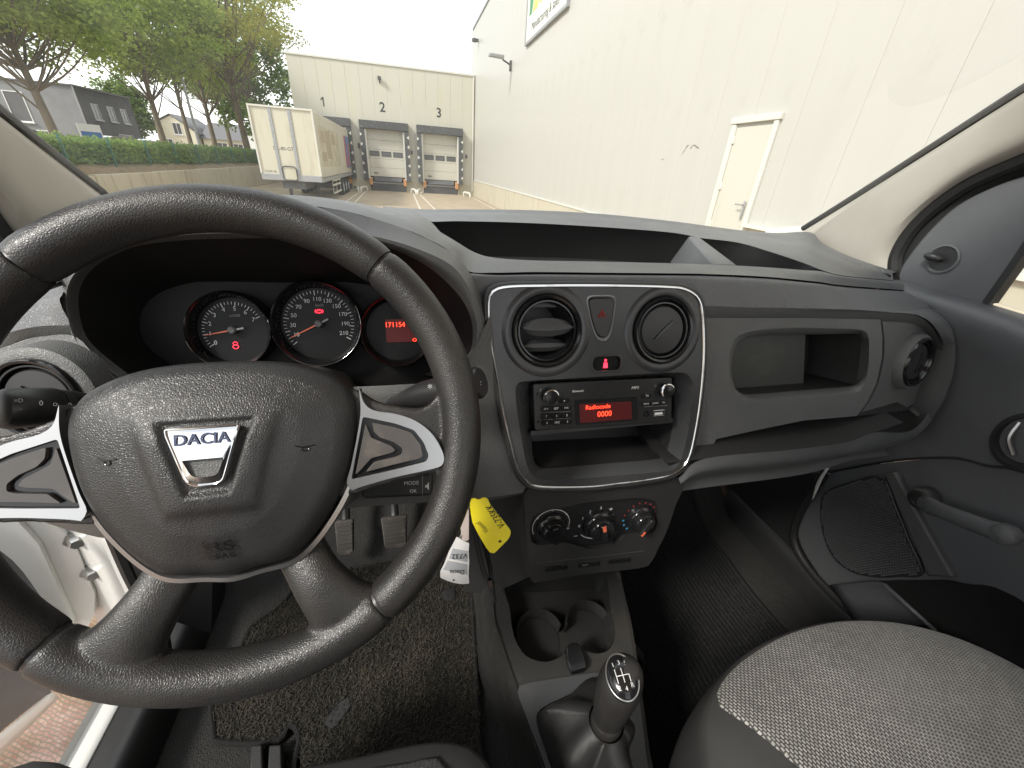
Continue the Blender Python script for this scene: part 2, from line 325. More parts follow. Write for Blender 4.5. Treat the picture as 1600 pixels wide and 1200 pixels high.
def leafmat(name, c1, c2, c3):
    m = bpy.data.materials.new(name); m.use_nodes = True; nt = m.node_tree; nt.nodes.clear(); lk = nt.links.new; N = nt.nodes.new
    o = N('ShaderNodeOutputMaterial'); d = N('ShaderNodeBsdfDiffuse'); t = N('ShaderNodeBsdfTranslucent'); x = N('ShaderNodeMixShader'); x.inputs[0].default_value = .5
    tc = N('ShaderNodeTexCoord'); n1 = N('ShaderNodeTexNoise'); n1.inputs['Scale'].default_value = .7; n2 = N('ShaderNodeTexNoise'); n2.inputs['Scale'].default_value = 9
    a = N('ShaderNodeMix'); a.data_type = 'RGBA'; b = N('ShaderNodeMix'); b.data_type = 'RGBA'
    r1 = N('ShaderNodeMapRange'); r1.inputs[1].default_value = .35; r1.inputs[2].default_value = .65; r2 = N('ShaderNodeMapRange'); r2.inputs[1].default_value = .5; r2.inputs[2].default_value = .75
    lk(tc.outputs['Object'], n1.inputs['Vector']); lk(tc.outputs['Object'], n2.inputs['Vector']); lk(n1.outputs[0], r1.inputs[0]); lk(n2.outputs[0], r2.inputs[0])
    a.inputs[6].default_value = (*c1, 1); a.inputs[7].default_value = (*c2, 1); b.inputs[7].default_value = (*c3, 1)
    lk(r1.outputs[0], a.inputs[0]); lk(a.outputs[2], b.inputs[6]); lk(r2.outputs[0], b.inputs[0])
    lk(b.outputs[2], d.inputs[0]); lk(b.outputs[2], t.inputs[0]); lk(d.outputs[0], x.inputs[1]); lk(t.outputs[0], x.inputs[2]); lk(x.outputs[0], o.inputs[0]); return m
M_leafA = leafmat('leaves_mid_green', (.22, .31, .065), (.33, .41, .10), (.45, .48, .14))
M_leafB = leafmat('leaves_yellowing', (.27, .32, .075), (.40, .40, .10), (.55, .45, .10))
M_leafC = leafmat('leaves_dark_green', (.13, .20, .06), (.18, .26, .08), (.26, .32, .10))
M_hedge = leafmat('hedge_leaves', (.15, .26, .075), (.26, .36, .10), (.38, .45, .14))

# ground: one sheet, higher on the street side, sloping from the van down to the docks
xs = [-400, -120, -40, -20, -10.45, -10.40, -8, -4, 0, 4, 8, 60, 400]; ys = [-300, -60, -10, 2, 4] + [4 + 10 * k / 10 for k in range(1, 11)] + [20, 28, 37, 60, 120, 400, 900]
def gz(x, y):
    z = 0 if y <= 4 else max(YZ, YZ * (y - 4) / 10)
    return .15 if x <= -10.44 else z
g = MB().grid([[(x, y, gz(x, y)) for x in xs] for y in ys]).build('ground', M_yard, angle=60); g['kind'] = 'structure'
# red clinker paving where the van stands
m = bpy.data.materials.new('red_clinker_paving'); m.use_nodes = True; nt = m.node_tree; b = nt.nodes['Principled BSDF']; b.inputs['Roughness'].default_value = .85
tcn = nt.nodes.new('ShaderNodeTexCoord'); mpn = nt.nodes.new('ShaderNodeMapping'); mpn.inputs['Rotation'].default_value = (0, 0, R(28)); br = nt.nodes.new('ShaderNodeTexBrick'); br.inputs['Scale'].default_value = 1; br.inputs['Brick Width'].default_value = .016; br.inputs['Row Height'].default_value = .0085; br.inputs['Mortar Size'].default_value = .0014
br.inputs['Color1'].default_value = (.42, .24, .20, 1); br.inputs['Color2'].default_value = (.52, .36, .30, 1); br.inputs['Mortar'].default_value = (.30, .25, .20, 1); br.offset = .5
nzz = nt.nodes.new('ShaderNodeTexNoise'); nzz.inputs['Scale'].default_value = 7; nzz.inputs['Detail'].default_value = 6; mxx = nt.nodes.new('ShaderNodeMix'); mxx.data_type = 'RGBA'; mxx.blend_type = 'MULTIPLY'; rpp = nt.nodes.new('ShaderNodeValToRGB'); rpp.color_ramp.elements[0].position = .35; rpp.color_ramp.elements[0].color = (.45, .42, .25, 1); rpp.color_ramp.elements[1].position = .6
bpn = nt.nodes.new('ShaderNodeBump'); bpn.inputs['Distance'].default_value = .004; bpn.inputs['Strength'].default_value = .8
K = nt.links.new; K(tcn.outputs['Object'], mpn.inputs[0]); nw = nt.nodes.new('ShaderNodeTexNoise'); nw.inputs['Scale'].default_value = 18; vs_ = nt.nodes.new('ShaderNodeVectorMath'); vs_.operation = 'SCALE'; vs_.inputs['Scale'].default_value = .02; va_ = nt.nodes.new('ShaderNodeVectorMath'); K(tcn.outputs['Object'], nw.inputs['Vector']); K(nw.outputs['Color'], vs_.inputs[0]); K(mpn.outputs[0], va_.inputs[0]); K(vs_.outputs[0], va_.inputs[1]); K(va_.outputs[0], br.inputs['Vector']); K(tcn.outputs['Object'], nzz.inputs['Vector']); K(nzz.outputs[0], rpp.inputs[0]); K(br.outputs['Color'], mxx.inputs[6]); K(rpp.outputs[0], mxx.inputs[7]); mxx.inputs[0].default_value = .8; K(mxx.outputs[2], b.inputs['Base Color']); K(br.outputs['Fac'], bpn.inputs['Height']); bpn.invert = True; K(bpn.outputs[0], b.inputs['Normal'])
pv = MB().grid([[(x, y, .004) for x in (-7, -3, 0, 5.3)] for y in (-9, -3, 1, 3.9)]).build('pavement', m); pv['kind'] = 'structure'
# bay lines on the yard
for k, (x0, y0, x1, y1) in enumerate([(-3.25, 35.2, -3.3, 16), (-2.95, 35.2, -2.6, 16), (.55, 35.2, .75, 16), (1.0, 35.2, 1.75, 16), (5.0, 35.0, 5.1, 16)]):
    o = MB().add([(x0 - .045, y0, YZ + .004), (x0 + .045, y0, YZ + .004), (x1 + .045, y1, YZ + .004), (x1 - .045, y1, YZ + .004)], [(0, 1, 2, 3)]).build('bay_line', M_line); o['kind'] = 'structure'
# earth bank behind the retaining wall
rows = []
for y in np.linspace(6, 46, 60):
    rows.append([(x + random.uniform(-.03, .03), y, z + random.uniform(-.03, .03)) for x, z in ((-10.30, .28), (-10.45, .42), (-10.62, .55), (-11.2, .60), (-12.2, .55), (-13, .16))])
o = MB().grid(rows).build('verge', M_soil); o['kind'] = 'structure'
# retaining wall of cast panels
rw = thing('retaining_wall', (-10.2, 25, YZ), 'long stained concrete retaining wall below the hedge', 'wall')
y = 6.0
while y < 45:
    zt = .26 + (y - 12) * .0065
    o = MB().box((-10.2, y + 1.97, (zt + YZ - .3) / 2), (.2, 3.93, zt - YZ + .3)).build('wall_panel', M_conc, rw, bevel=.012); y += 3.95

# ---- the dock building
DY = 36.4
db = thing('dock_building', (-.9, DY, YZ), 'low cream clad building with three numbered loading docks', 'building')
FD = Frame((0, DY, 0), (1, 0, 0), (0, 0, 1))      # facade frame, w towards the camera
DC = (-5.37, -1.29, 2.79)
holes = [[(c - 1.36, .12), (c + 1.36, .12), (c + 1.36, 3.22), (c - 1.36, 3.22)] for c in DC]
x = -7.3; pw = 12.78 / 14
for k in range(14):                               # sandwich panels, shallow joints
    a0, a1 = x + k * pw + .004, x + (k + 1) * pw - .004
    hs = []
    zc = [(YZ, 7.16)]
    segs = [(a0, a1)]
    mb = MB()
    cuts = sorted(set([a0, a1] + [c + s for c in DC for s in (-1.36, 1.36) if a0 < c + s < a1]))
    for q in range(len(cuts) - 1):
        mid = (cuts[q] + cuts[q + 1]) / 2
        if any(abs(mid - c) < 1.36 for c in DC):
            mb.fbox(FD, cuts[q], cuts[q + 1], 3.22, 7.16, -.12, 0)
        else: mb.fbox(FD, cuts[q], cuts[q + 1], -.05, 7.16, -.12, 0)
    mb.build('wall_panel', M_clad, db)
prev = -7.3
for c in DC + (9,):
    e = min(c - 1.36, 5.48)
    MB().fbox(FD, prev, e, YZ - .2, -.05, -.12, .045).build('plinth', M_plinth, db); prev = c + 1.36
MB().fbox(FD, -7.38, 5.48, 7.16, 7.27, -.3, .06).build('roof_edge', M_trimw, db, bevel=.01)
MB().box((-7.24, DY + 12, 3.1), (.12, 23.7, 8.1)).build('side_wall', M_clad, db)
MB().box((-.9, DY + 12, 7.1), (12.7, 23.8, .12)).build('roof', M_grey, db)
MB().fbox(FD, -7.2, 5.4, YZ, 3.4, -2.6, -2.5).build('inner_wall', M_dgrey, db)
for c, s in zip(DC[1:], '23'): text(s, .84, FD, M_num, 'numeral', db, c - .02, 4.68, .006, bold=.018)
MB().prism([(DC[0] + .02, 4.40), (DC[0] + .11, 4.40), (DC[0] + .11, 4.97), (DC[0] + .04, 4.97), (DC[0] - .10, 4.83), (DC[0] - .10, 4.75), (DC[0] + .02, 4.83)], FD, .003, .007).build('numeral', M_num, db)
for a in (-3.22, .62, 4.86):
    MB().fbox(FD, a - .07, a + .07, 2.0 if a < 0 else 1.85, 2.32 if a < 0 else 2.1, 0, .12).build('signal_lamp', M_dgrey, db, bevel=.02)
MB().tube([FD.P(5.36, b, .09) for b in (-.5, 3, 7.1)], .055, 10).build('downpipe', M_trimw, db)
fl = thing('floodlight', FD.P(-1.36, 6.3, 0), 'small dark floodlight high on the dock building above number 2', 'floodlight')
MB().fbox(FD, -1.40, -1.32, 6.12, 6.40, 0, .10).build('bracket', M_dgrey, fl, bevel=.01)
MB().fbox(FD, -1.48, -1.24, 6.30, 6.50, .10, .30).build('lamp_head', M_dgrey, fl, bevel=.03)

def make_dock(c, n):
    d = thing('loading_dock', FD.P(c, YZ, 0), {1: 'loading dock 1 with dark shelter half hidden behind the white trailer', 2: 'middle loading dock under numeral 2, white sectional door closed', 3: 'loading dock under numeral 3, nearest the tall white warehouse wall'}[n], 'loading dock', 'loading docks on the dock building')
    F = FD.at(c, 0)
    mb = MB(); mb.fbox(F, -1.74, 1.74, 3.30, 3.80, 0, .55); mb.build('shelter_head', M_dkrub, d, bevel=.02)
    for s in (-1, 1):
        mb = MB(); a, b = sorted((s * 1.74, s * 1.42)); mb.fbox(F, a, b, -.05, 3.297, 0, .5); sh = mb.build('shelter_side', M_dkrub, d, bevel=.02)
        a, b = sorted((s * 1.42, s * 1.30)); MB().fbox(F, a, b, .0, 3.25, .02, .42).build('shelter_post', M_trimw, d, bevel=.01)
        for k in range(5):
            zz = 2.9 - k * .62; t = s * 1.745
            MB().add([F.P(t, zz + .13, .505), F.P(t - s * .17, zz, .505), F.P(t, zz - .13, .505)], [(0, 1, 2) if s < 0 else (2, 1, 0)]).build('marker_triangle', M_trimw, sh)
        a, b = sorted((s * 1.40, s * 1.16)); MB().fbox(F, a, b, -.42, .10, .05, .32).build('bumper', M_orange, d, bevel=.02)
    sd_ = None
    for k in range(5):                            # door sections
        z0 = .18 + k * .61
        pn = MB().fbox(F, -1.31, 1.31, z0 + .006, z0 + .604, -.06, -.02).build('door_section', M_doorw, d, bevel=.008)
        if k == 2:
            for q in (-.86, 0, .86):
                fr = MB(); o4 = [(q - .36, z0 + .15), (q + .36, z0 + .15), (q + .36, z0 + .5), (q - .36, z0 + .5)]; i4 = [(q - .31, z0 + .19), (q + .31, z0 + .19), (q + .31, z0 + .46), (q - .31, z0 + .46)]
                w_ = MB().fbox(F, q - .31, q + .31, z0 + .19, z0 + .46, -.02, -.012).build('window', M_pane, pn)
                fr.plate(o4, [i4], F, .0); fr.wall(ccw(o4)[::-1], F, 0, -.025); fr.wall(ccw(i4), F, 0, -.02); fr.build('window_frame', M_dgrey, pn)
        if k == 0: MB().fbox(F, -1.0, -.7, z0 + .2, z0 + .27, -.02, .02).build('door_pull', M_dgrey, pn)
    MB().fbox(F, -1.31, 1.31, 3.235, 3.29, -.06, -.03).build('door_header', M_grey, d)
    lv = MB(); lv.add([F.P(-1.12, .16, -.05), F.P(1.12, .16, -.05), F.P(1.0, -.12, .25), F.P(-1.0, -.12, .25), F.P(1.0, -.2, .22), F.P(-1.0, -.2, .22)], [(0, 3, 2, 1), (3, 5, 4, 2)]); lv.build('leveller_lip', M_dgrey, d)
    MB().fbox(F, -1.34, 1.34, -.30, -.21, .0, .14).build('leveller_beam', M_grey, d)
    MB().fbox(F, -1.32, 1.32, YZ, -.302, -.05, .10).build('pit_plate', M_dkrub, d)
    return d
for n in (1, 2, 3): make_dock(DC[n - 1], n)
def guide(x, y, s, label):
    o = MB().tube(cr([(x, y, YZ - .05), (x, y, YZ + .18), (x + s * .05, y - .12, YZ + .26), (x + s * .25, y - .9, YZ + .26), (x + s * .32, y - 1.2, YZ + .2), (x + s * .33, y - 1.25, YZ - .05)], 26), .085, 12).build('wheel_guide', M_trimw)
    tag(o, label, 'wheel guide', 'pipe wheel guides in front of the docks')
guide(-3.75, 35.6, 1, 'white bent pipe wheel guide beside the trailer wheels'); guide(-2.9, 35.6, -1, 'white bent pipe wheel guide between trailer and dock 2')
guide(.45, 35.6, 1, 'white bent pipe wheel guide at right foot of dock 2'); guide(1.2, 35.6, -1, 'white bent pipe wheel guide at left foot of dock 3'); guide(4.55, 35.4, 1, 'white bent pipe wheel guide at right foot of dock 3, next to warehouse')

# ---- the tall warehouse on the right
WX = 5.5
wh = thing('warehouse', (WX, 15, 0), 'tall off-white warehouse with vertical wall panels on the right', 'building')
FW = Frame((WX, 0, 0), (0, -1, 0), (0, 0, 1))     # a runs towards the van, w faces the yard
y = -6.06; first = None
while y < 37.6:
    if first is None:
        first = MB().box((WX + .05, y + .45, 5.22), (.1, .8982, 9.84)).build('wall_panel', M_wh, wh, bevel=.003); y0 = y
    else:
        c = first.copy(); COL.objects.link(c); c.parent = wh; c.location.y = first.location.y + y - y0
    y += .9
MB().box((WX + .1, 16, 5.2), (.06, 44.5, 9.7)).build('joint_backing', M_wh, wh)
MB().fbox(FW, -36.36, -7.05, YZ - .4, .30, -.1, .05).build('plinth', M_plinth, wh)
MB().fbox(FW, -36.36, -7.05, .301, .335, -.1, .075).build('plinth_cap', M_trimw, wh)
MB().fbox(FW, -5.95, 6, -.4, .74, -.1, .05).build('plinth', M_plinth, wh)
MB().fbox(FW, -5.95, 6, .741, .79, -.1, .12).build('plinth_cap', M_trimw, wh)
MB().fbox(FW, -37.8, 6, 10.1, 10.22, -.3, .06).build('roof_edge', M_grey, wh)
MB().box((WX + 10, 16, 10.05), (19.8, 44, .1)).build('roof', M_grey, wh)
MB().box((WX + 10, 38.1, 4.7), (20, .1, 11)).build('end_wall', M_wh, wh)
dr = thing('service_door', (WX, 6.45, -.1), 'white steel service door with frame in the warehouse wall', 'door')
Y0, Y1, ZT = 5.95, 6.94, 2.33
for a, b in ((Y0, Y0 + .085), (Y1 - .085, Y1)): MB().fbox(FW, -b, -a, -.1, ZT - .09, .002, .05).build('jamb', M_trimw, dr, bevel=.008)
MB().fbox(FW, -Y1 - .03, -Y0 + .03, ZT - .09, ZT, .002, .065).build('lintel', M_trimw, dr, bevel=.008)
leaf = MB().fbox(FW, -Y1 + .115, -Y0 - .09, -.08, ZT - .14, .002, .022).build('door_leaf', M_doorw, dr, bevel=.006)
MB().fbox(FW, -Y1 + .086, -Y1 + .108, -.08, ZT - .1, .001, .035).build('frame_edge', M_trimw, dr)
for z in (.62, 1.25, 1.95): MB().fbox(FW, -Y1 + .09, -Y1 + .15, z, z + .11, .02, .045).build('hinge', M_trimw, dr, bevel=.008)
MB().fbox(FW, -Y0 - .17, -Y0 - .13, .85, 1.12, .05, .062).build('handle_plate', M_grey, leaf, bevel=.004)
MB().tube([FW.P(-Y0 - .15, 1.06, .055), FW.P(-Y0 - .15, 1.06, .12), FW.P(-Y0 - .28, 1.06, .12)], .012, 8).build('handle', M_grey, leaf)
sg = thing('company_sign', (WX - .05, 18.9, 6.1), 'white sign board with green logo high on the warehouse wall', 'sign')
MB().fbox(FW, -21.5, -16.3, 6.12, 9.0, .002, .08).build('board', mat('sign_white', (.74, .74, .68), .4), sg)
for a0, a1, b0, b1 in ((-21.56, -16.24, 6.06, 6.16, ), (-21.56, -21.46, 6.16, 9.0), (-16.34, -16.24, 6.16, 9.0)): MB().fbox(FW, a0, a1, b0, b1, .002, .11).build('sign_frame', M_grey, sg)
M_sg = mat('sign_green', (.05, .25, .10), .5); M_sy = mat('sign_lime', (.55, .56, .14), .5)
FS = FW.at(0, 0, .084)
MB().prism([(-21.1, 6.95), (-20.75, 6.95), (-20.2, 8.2), (-20.4, 8.8), (-21.1, 8.8)], FS, 0, .004).build('logo_shape', M_sg, sg)
MB().prism([(-20.6, 6.95), (-19.9, 6.95), (-19.2, 8.5), (-19.9, 8.6)], FS, 0, .005).build('logo_shape', M_sy, sg)
MB().prism([(-19.7, 7.0), (-16.7, 7.0), (-16.9, 7.45), (-19.45, 7.45)], FS, 0, .005).build('logo_shape', M_sy, sg)
MB().prism([(-19.3, 7.6), (-18.9, 7.6), (-18.6, 8.8), (-19.0, 8.8)], FS, 0, .005).build('logo_shape', M_sg, sg)
text('Manufacturing & sales', .40, FS, M_num, 'lettering', sg, -18.9, 6.5, .002)
wl = thing('wall_lamp', (WX, 24.4, 5.9), 'grey lamp on a short arm on the warehouse wall', 'lamp')
MB().box((WX - .05, 24.4, 5.85), (.1, .14, .42)).build('wall_plate', M_dgrey, wl)
MB().tube([(WX - .08, 24.4, 5.9), (WX - .5, 24.2, 6.02)], .04, 8).build('arm', M_dgrey, wl)
MB().box((WX - .85, 24.05, 6.1), (.75, .26, .14), rz=.2).build('lamp_head', M_grey, wl, bevel=.03)
cc = thing('security_camera', (WX, 35.2, 9.0), 'tiny security camera near the far top corner of the warehouse', 'camera')
MB().box((WX - .07, 35.2, 9.0), (.14, .16, .16)).build('bracket', M_dgrey, cc); MB().box((WX - .3, 35.0, 8.95), (.32, .26, .2), rz=.4).build('camera_body', M_dgrey, cc, bevel=.03)
M_scr = mat('scraped_panel', (.22, .20, .18), .8)
mk = thing('scrape_mark', FW.P(-7.95, 1.75, 0), 'dark scrape marks on the warehouse wall left of the door', 'scrape mark')
for i, (px, py, qx, qy, w) in enumerate([(1065, 242, 1073, 230, 1.6), (1071, 231, 1077, 226, 3), (1078, 233, 1083, 227, 2.6), (1082, 226, 1090, 229, 2.4), (1087, 229, 1093, 232, 2.6), (1033, 250, 1038, 248, 1.8), (866, 294, 868, 293.5, 1.5)]):
    p, q = FW.ab(px, py), FW.ab(qx, qy); v = np.array(q) - np.array(p); n = np.array([-v[1], v[0]]); n = n / np.linalg.norm(n) * w * .006
    MB().prism([tuple(np.array(p) - n * .3), tuple(np.array(p) * .5 + np.array(q) * .5 - n), tuple(q), tuple(np.array(p) * .5 + np.array(q) * .5 + n)], FW, .002, .004).build('scrape', M_scr, mk)

# ---- trailer backed onto dock 1
tx0, tx1, ty0, ty1, tz0, tz1 = -6.42, -3.86, 22.8, 35.75, .20, 3.09
tr = thing('box_trailer', ((tx0 + tx1) / 2, 29, YZ), 'cream white box trailer backed up against dock 1', 'trailer')
FT = Frame((0, ty0, 0), (1, 0, 0), (0, 0, 1)); FR_ = Frame((tx1, 0, 0), (0, 1, 0), (0, 0, 1))
MB().box(((tx0 + tx1) / 2, (ty0 + ty1) / 2, (tz0 + tz1) / 2 + .1), (tx1 - tx0, ty1 - ty0, tz1 - tz0 - .2)).build('box_body', M_trl, tr, bevel=.02)
MB().fbox(FT, tx0 - .01, tx1 + .01, tz0, tz0 + .26, -.3, .03).build('bottom_rail', M_grey, tr, bevel=.01)
for a in (tx0 + .76, tx0 + 1.54): MB().fbox(FT, a, a + .13, tz0 + .261, tz1 - .06, 0, .035).build('headboard_rib', M_grey, tr, bevel=.01)
MB().fbox(FT, tx0 - .02, tx1 + .02, tz1 - .05, tz1 + .02, -.1, .05).build('top_rail', M_trimw, tr)
for a in (tx0 - .02, tx1 - .05): MB().fbox(FT, a, a + .07, tz0 + .26, tz1 - .052, -.06, .045).build('corner_post', M_trimw, tr)
MB().fbox(FT, tx0 + .95, tx0 + 1.5, tz0 + .05, tz0 + .55, .03, .06).build('coupling_panel', M_trl, tr, bevel=.02)
MB().tube([FT.P(a, b, .08) for a, b in roundpoly([(tx0 + .92, tz0 + .02), (tx0 + 1.52, tz0 + .02), (tx0 + 1.52, tz0 + .6), (tx0 + .92, tz0 + .6)], .15)], .025, 8, closed=True).build('air_hose', M_dgrey, tr)
text('DL-80-GT', .2, FT, M_num, 'registration', tr, tx0 + 1.12, 1.5, .004); text('TXXR 90', .13, FT, M_num, 'lettering', tr, tx0 + .4, tz0 + .35, .004)
MB().fbox(FR_, ty0, ty1, tz0, tz0 + .18, -.2, .02).build('side_rail', M_grey, tr)
M_adv = [mat('advert_tan', (.47, .42, .31), .5, var=[(1.6, (.58, .54, .43), .45, .6, None)]), mat('advert_blue', (.12, .2, .42), .5), mat('advert_red', (.45, .12, .14), .5), mat('advert_white', (.40, .34, .24), .5)]
MB().fbox(FR_, 23.6, 30.2, .85, 2.6, .0, .006).build('advert_panel', M_adv[0], tr)
for q, (y0, y1, b0, b1, k) in enumerate([(24.0, 25.2, 1.9, 2.4, 3), (25.6, 27.0, 1.2, 2.5, 3), (27.4, 28.6, 1.9, 2.4, 3), (24.0, 25.2, 1.1, 1.5, 3), (33.6, 35.3, .7, 2.6, 1), (34.0, 35.0, .8, 1.5, 2), (34.5, 35.2, 1.6, 2.2, 2), (33.0, 33.4, .7, 2.6, 2)]): MB().fbox(FR_, y0, y1, b0, b1, .006, .010 + .003 * q).build('advert_shape', M_adv[k], tr)
MB().box(((tx0 + tx1) / 2, 29.2, .02), (1.0, 12.6, .32)).build('chassis', M_dgrey, tr)
for a in (tx0 + .55, tx1 - .65):
    lg = MB().box((a, 25.2, -.28), (.14, .14, .8)).build('landing_leg', M_dgrey, tr); MB().box((a, 25.2, YZ + .05), (.34, .34, .1)).build('foot', M_dgrey, lg)
MB().box(((tx0 + tx1) / 2, 25.25, -.1), (1.6, .08, .08)).build('leg_brace', M_dgrey, tr)
FWheel = lambda x, y, s: Frame((x, y, YZ + .5), (0, s, 0), (0, 0, 1))
for yy in (30.4, 31.7, 33.0):
    for s in (-1, 1):
        f_ = FWheel(tx1 - .02 if s > 0 else tx0 + .02, yy, s)
        ty = MB().lathe([(.28, -.34), (.47, -.34), (.5, -.28), (.5, -.06), (.47, 0), (.28, 0)], f_, 28).build('tyre', M_tyre, tr); MB().lathe([(.28, 0), (.25, -.06), (.12, -.05), (.1, .03), (.0, .03)], f_, 24).build('rim', M_grey, ty)
gd = MB()
for b in (-.52, -.12, .10): gd.fbox(FR_, 26.4, 29.4, b, b + .09, -.08, -.03)
for a in (26.4, 27.85, 29.32): gd.fbox(FR_, a, a + .08, -.52, .19, -.10, -.081)
gd.build('side_guard', M_trimw, tr)

# ---- hedge, fence and street trees
def leaf_cloud(centres, per, sig, size, flat=.6):
    C = np.repeat(np.array(centres, float), per, 0); n = len(C)
    P = C + RNG.normal(size=(n, 3)) * np.array(sig)
    a = RNG.normal(size=(n, 3)); a[:, 2] *= flat; a /= np.linalg.norm(a, axis=1)[:, None]
    b = np.cross(a, RNG.normal(size=(n, 3))); b /= np.linalg.norm(b, axis=1)[:, None]
    s = size * RNG.uniform(.6, 1.3, n)[:, None]; a *= s; b *= s * .55
    V = np.empty((n, 4, 3)); V[:, 0] = P - a; V[:, 1] = P + b; V[:, 2] = P + a; V[:, 3] = P - b
    return V.reshape(-1, 3), np.arange(n * 4).reshape(-1, 4)
def leaf_obj(name, V, Fa, mt, parent=None, kind=None):
    off = np.array(ORIGIN[parent.name]) if parent is not None else np.zeros(3)
    me = bpy.data.meshes.new(name); V = V - off
    me.vertices.add(len(V)); me.vertices.foreach_set('co', V.ravel()); me.loops.add(Fa.size); me.loops.foreach_set('vertex_index', Fa.ravel())
    me.polygons.add(len(Fa)); me.polygons.foreach_set('loop_start', np.arange(0, Fa.size, 4)); me.update(calc_edges=True); me.materials.append(mt)
    o = bpy.data.objects.new(name, me); COL.objects.link(o); o.parent = parent; ORIGIN[o.name] = Vector(off)
    if kind: o['kind'] = kind
    return o
hg = thing('hedge', (-11.3, 27, .5), 'long clipped green hedge behind the wire fence', 'hedge')
pts = []
for k in range(5200):
    y = random.uniform(13, 39.5); f = random.random()
    if f < .62: pts.append((-10.72 + random.uniform(-.12, .03), y, random.uniform(.6, 1.26)))
    else: pts.append((random.uniform(-11.8, -10.75), y, 1.25 + random.uniform(-.1, .07)))
V, Fa = leaf_cloud(pts, 7, (.08, .10, .07), .07); leaf_obj('foliage', V, Fa, M_hedge, hg)
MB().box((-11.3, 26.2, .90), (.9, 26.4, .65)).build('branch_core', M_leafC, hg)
fc = thing('wire_fence', (-10.58, 27, .45), 'green wire mesh fence along the top of the retaining wall', 'fence')
fy = [15.2 + 2.45 * k for k in range(11)]
for y in fy: MB().box((-10.58, y, .93), (.06, .05, 1.02)).build('fence_post', M_postg, fc)
mb = MB()
for z in np.arange(.5, 1.42, .2): mb.tube([(-10.55, 13, z), (-10.55, 39.7, z)], .003, 4)
for y in np.arange(13, 39.7, .1): mb.tube([(-10.55, y, .5), (-10.55, y, 1.40)], .002, 3)
mb.build('wire_mesh', M_postg, fc, kind='stuff')
def tree(x, y, zb, h, cz0, rad, trunk, lm, label, n_cl=110, per=90, size=.17, lean=0.0, cx=0.0):
    t = thing('street_tree', (x, y, zb), label, 'tree', 'street trees behind the hedge')
    top = Vector((x + lean, y, zb + h * .8)); zc = (cz0 + zb + h) / 2; rz = (zb + h - cz0) / 2
    pts = [(x, y, zb - .2), (x + lean * .2, y, zb + h * .25), (x + lean * .6, y + .1, zb + h * .5), tuple(top)]
    P = cr(pts, 12); MB().tube(P, [trunk * (1 - .85 * (i / 11) ** .8) * (1.25 if i == 0 else 1) for i in range(12)], 10).build('trunk', M_bark, t)
    cs = []; mb = MB()
    while len(cs) < n_cl:
        d = RNG.normal(size=3); d /= np.linalg.norm(d); r = RNG.uniform(.25, 1) ** .5
        p = np.array([x + lean + cx, y, zc]) + d * r * np.array([rad, rad, rz]) * RNG.uniform(.8, 1.08)
        if p[2] < cz0 - .3 + .5 * abs(RNG.normal()): continue
        cs.append(p)
    for p in cs[::3]:
        f = min(.92, max(.3, (p[2] - zb) / h * .8)); i = int(f * 11); a = Vector(P[i]); b = Vector(p); md = a.lerp(b, .5) + Vector((0, 0, -.25 * (b - a).length * .3))
        mb.tube(cr([a, md, b], 7), [trunk * .15 * (1 - k / 7.5) + .010 for k in range(7)], 6)
    mb.build('branches', M_bark, t, kind='stuff')
    V, Fa = leaf_cloud(cs, per, (.42, .42, .30), size); leaf_obj('crown', V, Fa, lm, t); return t
tree(-15, 25, .15, 10, 3.9, 4.4, .22, M_leafA, 'street tree nearest the van, in front of the pale grey house', 170, 150, .11, -.6)
tree(-14.5, 33.2, .15, 12, 4.1, 4.6, .21, M_leafA, 'full green street tree in front of the dark grey house gable', 140, 120, .12)
tree(-15, 38.2, .15, 12, 4.7, 4.0, .19, M_leafA, 'slim street tree just left of the street lamp pole', 90, 100, .125)
tree(-15.5, 44, .15, 12, 4.6, 3.8, .25, M_leafA, 'slim street tree in front of the cream gabled house roof', 90, 100, .125)
tree(-12.0, 40.5, .15, 15, 6.0, 5.5, .30, M_leafB, 'tall yellowing street tree with bare trunk beside the trailer', 170, 80, .12, -.7, cx=.9)
tree(-15.0, 54, .15, 14, 2.2, 4.5, .3, M_leafC, 'dark green tree behind the left corner of the dock building', 130, 90, .2)
tree(-19.5, 60, .15, 13, 5.2, 4.5, .3, M_leafC, 'far dark tree behind the tall yellowing tree', 110, 90, .2)
tree(-38.5, 80, .15, 9, 1.2, 3.0, .3, M_leafC, 'far bushy evergreen between dark house and cream house', 110, 80, .24)
lp = thing('street_lamp', (-13, 34.3, .15), 'tall grey street lamp pole with a single arm among the trees', 'street lamp')
MB().tube([(-13, 34.3, .1), (-13, 34.35, 3.6), (-13, 34.5, 7.3)], [.10, .075, .05], 10).build('pole', M_grey, lp)
MB().tube(cr([(-13, 34.5, 7.3), (-13.0, 33.9, 7.55), (-13, 32.4, 7.55)], 8), .04, 8).build('arm', M_grey, lp)
MB().box((-13, 31.9, 7.52), (.3, 1.1, .13)).build('lamp_head', M_trimw, lp, bevel=.04)
MB().box((-13, 34.5, 5.4), (.5, .35, .08)).build('bracket', M_grey, lp)

